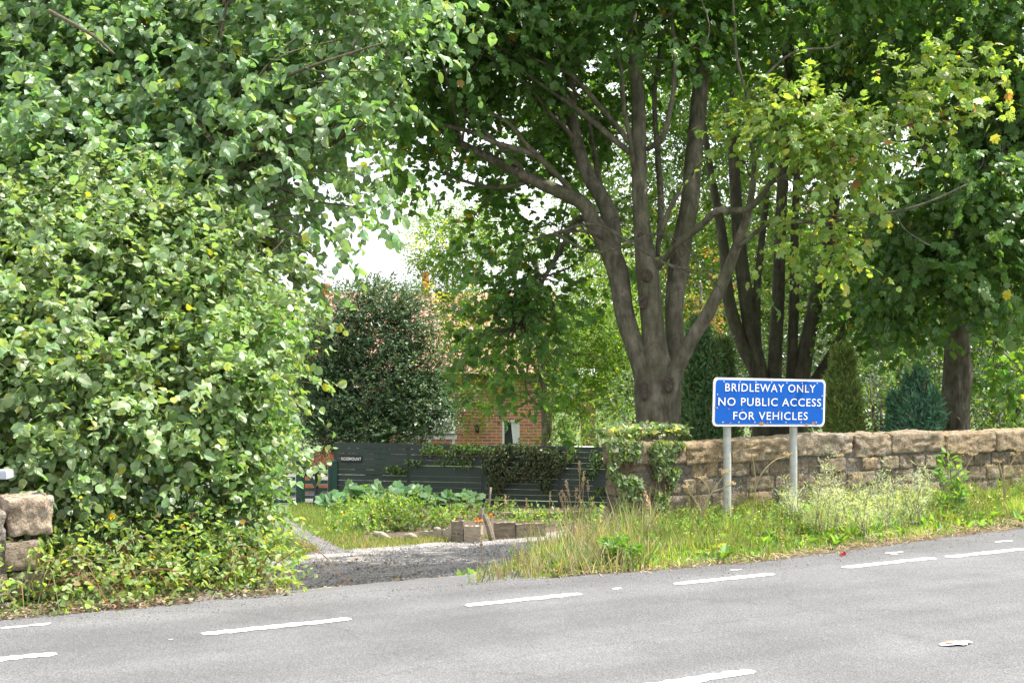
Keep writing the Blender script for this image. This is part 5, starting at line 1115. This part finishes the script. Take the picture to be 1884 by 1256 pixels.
# broad leaved weeds
nr_ros = 330; xy, u, v = verge_pts(nr_ros * 3, 6.2, 18.5, 9.75, 12.2); en_ = np.interp(u, eu, en); ok = v > en_ + .22; xy = xy[ok][:nr_ros]; K = 9
n = len(xy) * K; pos = np.repeat(np.c_[xy, terrain(xy[:, 0], xy[:, 1]) + .01], K, 0); a_ = rng.uniform(0, 2 * np.pi, n); pos[:, :2] += rng.normal(size=(n, 2)) * .02
wd = thing('verge_weeds', 'bright broad leaved weeds scattered through the verge grass', 'weeds', [5, 12, 0], kind='stuff')
sz = np.repeat(.05 + .08 * rng.random(len(xy)) ** 1.6, K) * (.7 + .6 * rng.random(n))
leaves('leaves', pos, np.stack([np.cos(a_) * .6, np.sin(a_) * .6, .5 + rng.random(n)], 1), np.stack([-np.cos(a_) * .5, -np.sin(a_) * .5, np.ones(n)], 1), sz, 'oval', palette(n, (.16, .27, .06), .4, .25, yellow=.004, ycol=(.4, .4, .06)), M['leaf_soft'], wd, width=sz * .8)
# tall rough grass left of the wall end
xy, u, v = verge_pts(26000, 4.0, 9.6, 9.6, 15.5)
xr = -0.25 + (xy[:, 1] - 11.1) * 0.283; ok = (v > np.interp(u, eu, en) + .05) & (xy[:, 0] > xr - .12) & (xy[:, 0] < 1.15 + (xy[:, 1] - 12) * .1) & ~((v > WN - .3) & (u > 8.1)); xy = xy[ok]
z = terrain(xy[:, 0], xy[:, 1]); n = len(xy); cl_ = vnoise(np.c_[xy * 1.8, z * 0], 19)
fd_ = smooth((v[ok] - np.interp(u[ok], eu, en)) / 1.2); hh = (.07 + .15 * cl_ + .3 * cl_ * fd_) * (.5 + .9 * rng.random(n)); col = palette(n, (.17, .23, .085), .4, .2) * (.5 + .95 * vnoise(np.c_[xy * 4, z * 0], 29))[:, None]; dr = rng.random(n) < .5; col[dr] = np.array([.38, .31, .19]) * (.6 + .6 * rng.random((dr.sum(), 1)))
blades('rough_grass', 'tall rough half dry grass on the bank between the drive and the wall end', np.c_[xy, z], hh, .007 + .006 * rng.random(n), col, .8)
# seed heads: each stalk is a thing
random.seed(21)
stalks = [((1040, 1010), (1072, 892)), ((1052, 1015), (1060, 912)), ((1058, 1010), (1046, 905)), ((1062, 1000), (1044, 896)), ((1075, 1010), (1066, 862)), ((1090, 1000), (1082, 898)), ((1095, 990), (1068, 922)), ((1015, 1005), (1012, 918)), ((1030, 1020), (970, 968)), ((970, 1000), (969, 930)), ((1085, 1020), (1040, 915)), ((935, 975), (930, 922)), ((1110, 1010), (1112, 950)), ((1000, 1030), (985, 975)), ((1046, 1020), (1032, 920)), ((1200, 985), (1194, 925)), ((1068, 1000), (1074, 880)), ((1055, 1005), (1036, 930)), ((1082, 1005), (1090, 935)), ((890, 1040), (886, 1000)), ((1150, 1000), (1158, 930))]
for i, (b_, t0) in enumerate(stalks):
    B_ = GT(*b_); T_ = P(t0[0], t0[1], B_[1] + random.uniform(-.15, .15)); L = np.linalg.norm(T_ - B_)
    t = thing('seed_grass', ['tall straw coloured grass stalk with drooping seed head left of the wall end', 'thin dry grass stalk on the bank left of the wall end'][i % 2], 'grass stalk', B_, 'dry seeding grass stalks by the wall end'); q_ = Acc(); mid = (B_ + T_) / 2 + [random.uniform(-.04, .04), 0, .02]
    q_.tube([B_, mid, T_], [.008, .007, .005], k=5, sub=4, col=(.5, .38, .22), cap=False); q_.build('stalk', M['dry'], t)
    d_ = nrm(T_ - mid) ; n = 46; f_ = rng.random(n); pos = T_ + d_ * ((f_ - .35) * .17)[:, None] + rng.normal(size=(n, 3)) * .008
    leaves('seed_head', pos, d_ + rng.normal(size=(n, 3)) * .45, rng.normal(size=(n, 3)), .036, 'diamond', palette(n, (.62, .47, .32), .2, .1), M['dry'], t, width=.026)

# ------------------------------------------------------------------ mugwort and other plants in front of the wall
def stemmy(name, label, px, py, tops, col, leafsize, per=60, group=None, cat='plant', shape='narrow', stemcol=(.3, .3, .2), nn_=None, width=None, sideL=.16):
    B_ = GT(px, py); t = thing(name, label, cat, B_, group); st = Acc(); pos = []; ld = []
    for (tx, ty) in tops:
        T_ = P(tx, ty, B_[1] + random.uniform(-.22, .22)); b0 = B_ + [random.gauss(0, .06), random.gauss(0, .06), -.03]; mid = b0 * .45 + T_ * .55 + [random.gauss(0, .03), random.gauss(0, .03), .04]
        st.tube([b0, mid, T_], [.005, .004, .002], k=4, sub=5, col=stemcol, cap=False)
        for j in range(per):
            f_ = random.random() ** .8; c = b0 * (1 - f_) ** 2 + mid * 2 * f_ * (1 - f_) + T_ * f_ ** 2; a_ = random.uniform(0, 6.28); r_ = sideL * (1 - f_ * .75) * random.random()
            dvec = np.array([math.cos(a_), math.sin(a_), .7]); pos.append(c + dvec * r_); ld.append(dvec + rng.normal(size=3) * .4)
    n = len(pos); st.build('stems', M['dry'], t)
    leaves('leaves', np.array(pos), np.array(ld), np.array([0, -.4, 1.]) + rng.normal(size=(n, 3)) * .6, leafsize * (.6 + .8 * rng.random(n)), shape, palette(n, col, .25, .1), M['leaf_soft'], t, width=width)
    return t
gm = 'grey green mugwort plants in front of the wall'
mug = [((1505, 985), [(1475, 900), (1490, 890), (1505, 870), (1520, 880), (1535, 900), (1460, 920)], 'grey green mugwort just right of the right sign post'),
       ((1532, 985), [(1522, 822), (1515, 850), (1530, 860), (1545, 880), (1505, 900), (1552, 905)], 'tallest mugwort spire reaching the coping right of the sign'),
       ((1580, 985), [(1590, 880), (1575, 895), (1605, 900), (1560, 905), (1545, 915)], 'mugwort between the tallest spire and the nodding ones'),
       ((1625, 980), [(1638, 843), (1622, 870), (1610, 885), (1645, 880), (1600, 900)], 'mugwort with one curved tall stem below the middle coping stones'),
       ((1670, 975), [(1705, 845), (1690, 855), (1715, 868), (1680, 870), (1655, 880), (1700, 890)], 'arching mugwort clump with nodding tips furthest right'),
       ((1452, 965), [(1450, 895), (1440, 880), (1465, 905)], 'small mugwort partly in front of the right sign post')]
for b_, tp, lb in mug: stemmy('mugwort', lb, b_[0], b_[1], tp + [(x + random.uniform(-14, 14), y + random.uniform(15, 45)) for x, y in tp], (.42, .48, .36), .05, 90, gm, width=.02)
stemmy('dog_rose', 'leafy green briar standing against the wall at the right', 1745, 955, [(1745, 835), (1760, 860), (1725, 875), (1770, 880), (1735, 860), (1765, 900)], (.13, .24, .06), .075, 34, shape='oval')
stemmy('bush_weed', 'dark green bushy weed at the foot of the wall end', 1135, 1040, [(1120, 1000), (1140, 990), (1155, 1005), (1130, 1010), (1165, 1015)], (.11, .22, .04), .07, 30, shape='oval')
stemmy('fern', 'feathery green fern left of the wall end below the fence', 1095, 985, [(1070, 940), (1100, 935), (1115, 950), (1085, 950), (1060, 960)], (.1, .2, .05), .05, 60)
random.seed(31)
def umbel(label, base_, forks, hd=.035, grp=None):
    B_ = GT(*base_); t = thing('dead_umbellifer', label, 'plant', B_, grp); st = Acc(); hp = []
    for pth_ in forks:
        pts = [B_] + [P(x, y, B_[1] + random.uniform(-.05, .05)) for x, y in pth_]; st.tube(pts, np.linspace(.009, .004, len(pts)), k=5, sub=3, col=(.42, .36, .2), cap=False); E_ = pts[-1]
        for k in range(14):
            a_ = random.uniform(0, 6.28); e = E_ + np.array([math.cos(a_), math.sin(a_), .55]) * hd * random.uniform(.4, 1.5); st.tube([E_, e], [.002, .0015], k=3, sub=1, col=(.42, .36, .2), cap=False); hp.append(e)
    hp = np.repeat(np.array(hp), 6, 0); n = len(hp); hp = hp + rng.normal(size=(n, 3)) * .008
    st.build('stems', M['dry'], t); leaves('seed_heads', hp, rng.normal(size=(n, 3)), rng.normal(size=(n, 3)), .016, 'diamond', palette(n, (.5, .4, .24), .25, .1), M['dry'], t)
umbel('large dead hogweed skeleton leaning right in front of the left sign post', (1286, 975), [[(1290, 945), (1308, 908), (1335, 870)], [(1290, 945), (1282, 925), (1263, 898)], [(1305, 912), (1325, 900), (1346, 892)], [(1305, 912), (1298, 890), (1291, 882)]], .05)
gu = 'dry fennel like umbels by the wall at the right'
umbel('dry yellowish umbellifer with a wide head beneath the coping at the right', (1775, 945), [[(1770, 880), (1768, 835)], [(1772, 890), (1735, 818)], [(1770, 880), (1790, 838)]], .04, gu)
umbel('dry umbellifer nearest the right picture edge', (1850, 940), [[(1845, 880), (1838, 850)], [(1848, 880), (1868, 838)], [(1848, 890), (1820, 860)], [(1848, 880), (1875, 830)]], .04, gu)
umbel('thin dry umbellifer stem between the mugworts', (1560, 975), [[(1550, 900), (1545, 840)], [(1552, 905), (1575, 880)]], .03, gu)
umbel('dead umbellifer behind the left sign post', (1385, 960), [[(1390, 880), (1380, 820)], [(1392, 890), (1420, 850), (1450, 838)]], .03, gu)
flowers('hawkweed', 'small yellow hawkweed flowers in the rough grass left of the wall end', [at(936, 1036, 10), at(945, 1042, 8), at(1003, 1036, 8), at(1033, 1011, 15), at(1032, 995, 15), at(1082, 1012, 15), at(1056, 1040, 5), at(1100, 990, 15), at(1135, 1003, 15), at(1144, 1030, 8), at(1160, 1037, 5), at(990, 1020, 12)], (.85, .6, .03), .028)
flowers('dandelion', 'single bright yellow flower in the dark ivy under the hazel', [P(206, 949, 11.0), P(207, 950, 11.02)], (.9, .55, .02), .035)
flowers('red_petals', 'red fallen flower at the road edge below the mugwort', [G(1551, 1019, .02) , G(1548, 1019.5, .02), G(1554, 1018, .02)], (.3, .015, .03), .02)
# litter in the road, and the grey casing at the left picture edge
c = G(1757, 1185, .004); li = thing('crushed_litter', 'crushed white scrap with brown marks flattened in the road at right', 'litter', c)
k = 12; gxx, gyy = np.meshgrid(np.linspace(-1, 1, k), np.linspace(-1, 1, k)); V = np.stack([gxx.ravel() * .085, gyy.ravel() * .06, np.zeros(k * k)], 1); V[:, 0] += V[:, 1] * .8; rr = .75 + .5 * vnoise(np.c_[V[:, :2] * 30, V[:, 2:]], 3); V[:, :2] *= rr[:, None]
V[:, 2] = .006 + .008 * vnoise(np.c_[V[:, :2] * 40, V[:, 2:]], 4); i_ = (np.arange(k - 1)[:, None] * k + np.arange(k - 1)[None]).ravel(); a = Acc(); a.addq(V + c, np.stack([i_, i_ + 1, i_ + k + 1, i_ + k], 1)); a.build('scrap', M['white'], li)
a = Acc(); V2 = V.copy() * [.35, .35, 1]; V2[:, 0] -= .03; V2[:, 2] += .012; a.addq(V2 + c, np.stack([i_, i_ + 1, i_ + k + 1, i_ + k], 1)); a.build('brown_mark', M['rust'], li)
c = P(-14, 873, 10.55); bx = thing('grey_casing', 'small pale grey plastic casing poking in at the left edge above the limestone wall', 'casing', c)
a = Acc(); a.box(c, (.26, .16, .05)); a.box(c + [.0, .0, .03], (.25, .15, .012)); a.build('body', M['greyplastic'], bx); a = Acc(); a.box(c - [.02, 0, .045], (.18, .12, .035)); a.build('underside', M['darkplastic'], bx)
a = Acc(); a.tube([c + [-.08, .03, -.04], [c[0] - .08, c[1] + .03, .75]], [.02, .02], k=8, sub=1); a.build('stand', M['galv'], bx)

# lawn beside the path
n = 42000; xs = rng.uniform(530, 1010, n); ys = rng.uniform(928, 1016, n)
dd = np.interp(ys, [928, 930, 1000, 1008, 1016], [34.4, 34, 25.5, 24.6, 23.8]); X_ = (xs - 942) / F * dd; zz_ = terrain(X_, dd)
lawn = ((X_ < -3.05 - (0) + .25 * np.sin(dd)) | (dd < 26.4)); gr = (np.abs(X_ - np.interp(dd, [24.6, 26.5, 29, 31, 33.5], [-3.1, -3.75, -4.5, -5.1, -6.2])) > .17 + .16 * rng.random(n))
keep = lawn & gr & (-.5 * X_ + .866 * dd > bedfront - .1 - .9 * (X_ < -3.5)) & (dd < 34.3)
keep |= (-.5 * X_ + .866 * dd > bedfront + .0) & (dd < 26.2) & (X_ > -3)
pp = np.stack([X_, dd, zz_], 1)[keep]; n = len(pp); cl_ = vnoise(pp * np.array([1.5, 1.5, 0]), 3)
c = palette(n, (.17, .25, .055), .3, .2); dr = rng.random(n) < .15 + .3 * (pp[:, 1] < 26.5); c[dr] = np.array([.36, .3, .17]) * (.7 + .5 * rng.random((dr.sum(), 1)))
blades('lawn', 'short green lawn beside the gravel path and along the bed front', pp, (.05 + .08 * cl_) * (.6 + .8 * rng.random(n)), .012 + .01 * rng.random(n), c, .7)
# weeds between the left hedge foot and the drive

# ragged mixed herbs standing in the verge
def herbs(name, label, n, sel, hmin, hmax, col, leaf, seed, shape='oval', per=16, alt=None, altp=0):
    xy, u, v = verge_pts(n, 4.6, 18.5, 9.7, 12.35); z = terrain(xy[:, 0], xy[:, 1]); en_ = np.interp(u, eu, en); d_ = v - en_
    xr = -0.25 + (xy[:, 1] - 11.1) * 0.283
    ok = (d_ > .2) & (xy[:, 0] > xr - .1) & (vnoise(np.c_[xy * 1.6, z * 0], seed) > sel) & (rng.random(n) < .25 + smooth(d_ / 1.6)); xy = xy[ok]; z = z[ok]; m_ = len(xy); d_ = d_[ok]
    b_ = np.c_[xy, z]; h_ = (hmin + (hmax - hmin) * rng.random(m_)) * (.35 + .65 * smooth(d_ / 1.4)); top = b_ + np.c_[rng.normal(size=(m_, 2)) * .18 * h_[:, None], h_]
    f_ = rng.random((m_, per)) ** .7; pos = (b_[:, None] + (top - b_)[:, None] * f_[..., None]).reshape(-1, 3); a_ = rng.uniform(0, 2 * np.pi, m_ * per); ld = np.stack([np.cos(a_), np.sin(a_), .5 + rng.random(m_ * per) * .6], 1)
    t = thing(name, label, 'weeds', [5, 12, 0], kind='stuff'); ss = leaf * (.5 + .9 * rng.random(m_ * per)) * (1.25 - .6 * f_.ravel())
    leaves('leaves', pos, ld, np.array([0, -.3, 1.]) + rng.normal(size=(m_ * per, 3)) * .6, ss, shape, palette(m_ * per, col, .35, .2, alt=alt, altp=altp) * np.repeat(.6 + .8 * rng.random(m_), per)[:, None], M['leaf_soft'], t, width=ss * .7, tw=np.stack([b_, top], 1), twr=.0035, twcol=(.22, .22, .1))
herbs('herbs', 'dark green bushy herbs mixed through the verge below the sign', 1500, .42, .08, .3, (.13, .21, .06), .045, 40)
herbs('herbs', 'tall thin straw coloured weed stems standing in the verge grass', 1300, .36, .2, .55, (.34, .29, .17), .022, 41, 'diamond', 14)
herbs('herbs', 'small white and yellow flowering weeds dotted in the verge', 500, .5, .06, .24, (.2, .3, .08), .035, 42, 'oval', 14, (.75, .72, .5), .18)

# loose stones on the gravel and grit along the road edges
def grit(name, label, xy, size, col):
    n = len(xy); z = terrain(xy[:, 0], xy[:, 1]) + .004; O = np.array([[1, 0, 0], [0, 1, 0], [-1, 0, 0], [0, -1, 0], [0, 0, .8], [0, 0, -.4]]); a_ = rng.uniform(0, 6.28, n)
    o = O[None] * (size[:, None, None]) * (.7 + .6 * rng.random((n, 6, 1))); x = o[..., 0] * np.cos(a_)[:, None] - o[..., 1] * np.sin(a_)[:, None]; y = o[..., 0] * np.sin(a_)[:, None] + o[..., 1] * np.cos(a_)[:, None]
    V = np.stack([x + xy[:, :1], y + xy[:, 1:2], o[..., 2] + z[:, None]], -1); f = np.array([0, 1, 4, 1, 2, 4, 2, 3, 4, 3, 0, 4]); t = thing(name, label, 'gravel', [0, 14, 0], kind='stuff')
    mesh_np('stones', V.reshape(-1, 3), (np.arange(n)[:, None] * 6 + f).ravel(), np.arange(n * 4) * 3, M['grit'], t, col=np.repeat(col, 6, 0))
m, nt, b = newmat('loose grit'); at_ = nd(nt, 'ShaderNodeAttribute', attribute_name='col'); nt.links.new(at_.outputs['Color'], b.inputs['Base Color']); b.inputs['Roughness'].default_value = .9; M['grit'] = m
n = 26000; yy_ = 10.6 + 15.5 * rng.random(n); xl = -0.155 * yy_ - .45; xr_ = np.minimum(-0.25 + (yy_ - 11.1) * 0.283 + .2, 1.0); xx_ = xl + (xr_ - xl) * rng.random(n); nn_ = -.5 * xx_ + .866 * yy_
k_ = (nn_ > 11.5 + .3 * np.sin(xx_ * 4)) & (nn_ < bedfront + .1); xy = np.stack([xx_, yy_], 1)[k_]; g_ = .13 + .32 * rng.random((len(xy), 1)) ** 1.5
grit('gravel', 'loose pale gravel stones strewn over the driveway', xy, .007 + .016 * rng.random(len(xy)) ** 2, g_ * np.array([1, .96, .92]))
n = 5000; u_ = rng.uniform(-2, 16, n); v_ = np.interp(u_, eu, en) - rng.random(n) ** 2.2 * .5 + .03; xy = u_[:, None] * U + v_[:, None] * N; g_ = .06 + .16 * rng.random((n, 1)) ** 1.5
V0 = xy.copy(); grit('grit', 'fine grit and dirt gathered along the edge of the tarmac', xy, .003 + .007 * rng.random(n) ** 2, g_ * np.array([1, .92, .82]))

n = 5000; yy_ = 24.3 + 7 * rng.random(n); xx_ = np.interp(yy_, [24.6, 26.5, 29, 31, 33.5], [-3.1, -3.75, -4.5, -5.1, -6.2]) + rng.normal(size=n) * .17
grit('gravel', 'loose pale stones on the narrow path curving left across the lawn', np.stack([xx_, yy_], 1), .01 + .02 * rng.random(n) ** 2, (.07 + .2 * rng.random((n, 1))) * np.array([1, .97, .94]))
# patchy dead leaves and twigs on the drive
n = 500; yy_ = 11 + 12 * rng.random(n); xx_ = -0.155 * yy_ - .3 + rng.random(n) * 1.9; k_ = (-.5 * xx_ + .866 * yy_ > 10.3); p_ = np.c_[xx_, yy_, terrain(xx_, yy_) + .02][k_]; a_ = rng.uniform(0, 6.28, len(p_))
dl_ = thing('fallen_leaves', 'scattered dead leaves on the shaded driveway', 'leaf litter', [-1.5, 15, -.8], kind='stuff')
leaves('leaves', p_, np.c_[np.cos(a_), np.sin(a_), rng.normal(size=len(p_)) * .2], np.tile([0, 0, 1.], (len(p_), 1)) + rng.normal(size=(len(p_), 3)) * .3, .05 * (.5 + rng.random(len(p_))), 'oval', palette(len(p_), (.24, .15, .08), .4, .1, alt=(.4, .35, .22), altp=.3), M['dry'], dl_)

# smooth tarmac apron where the drive meets the road
k = 46; r_ = 14; ap = []
xa = np.linspace(-2.3, .15, k)
for j in range(r_):
    for x in xa:
        # from just under the road edge to the start of the gravel
        t_ = j / (r_ - 1); n0 = 9.72; n1 = 11.45 + .12 * math.sin(x * 5) + .06 * math.sin(x * 17); n_ = n0 + (n1 - n0) * t_; y = (n_ + .5 * x) / .8660254
        ap.append([x, y, float(terrain(x, y)) + .0025 + .03 * (n_ > 9.9) * min(1, (n_ - 9.9) * 6)])
ap = np.array(ap); i_ = (np.arange(r_ - 1)[:, None] * k + np.arange(k - 1)[None]).ravel()
mesh_np('tarmac_apron', ap, np.stack([i_, i_ + 1, i_ + k + 1, i_ + k], 1).ravel(), np.arange(len(i_)) * 4, M['asphalt'], sm=True, kind='structure')
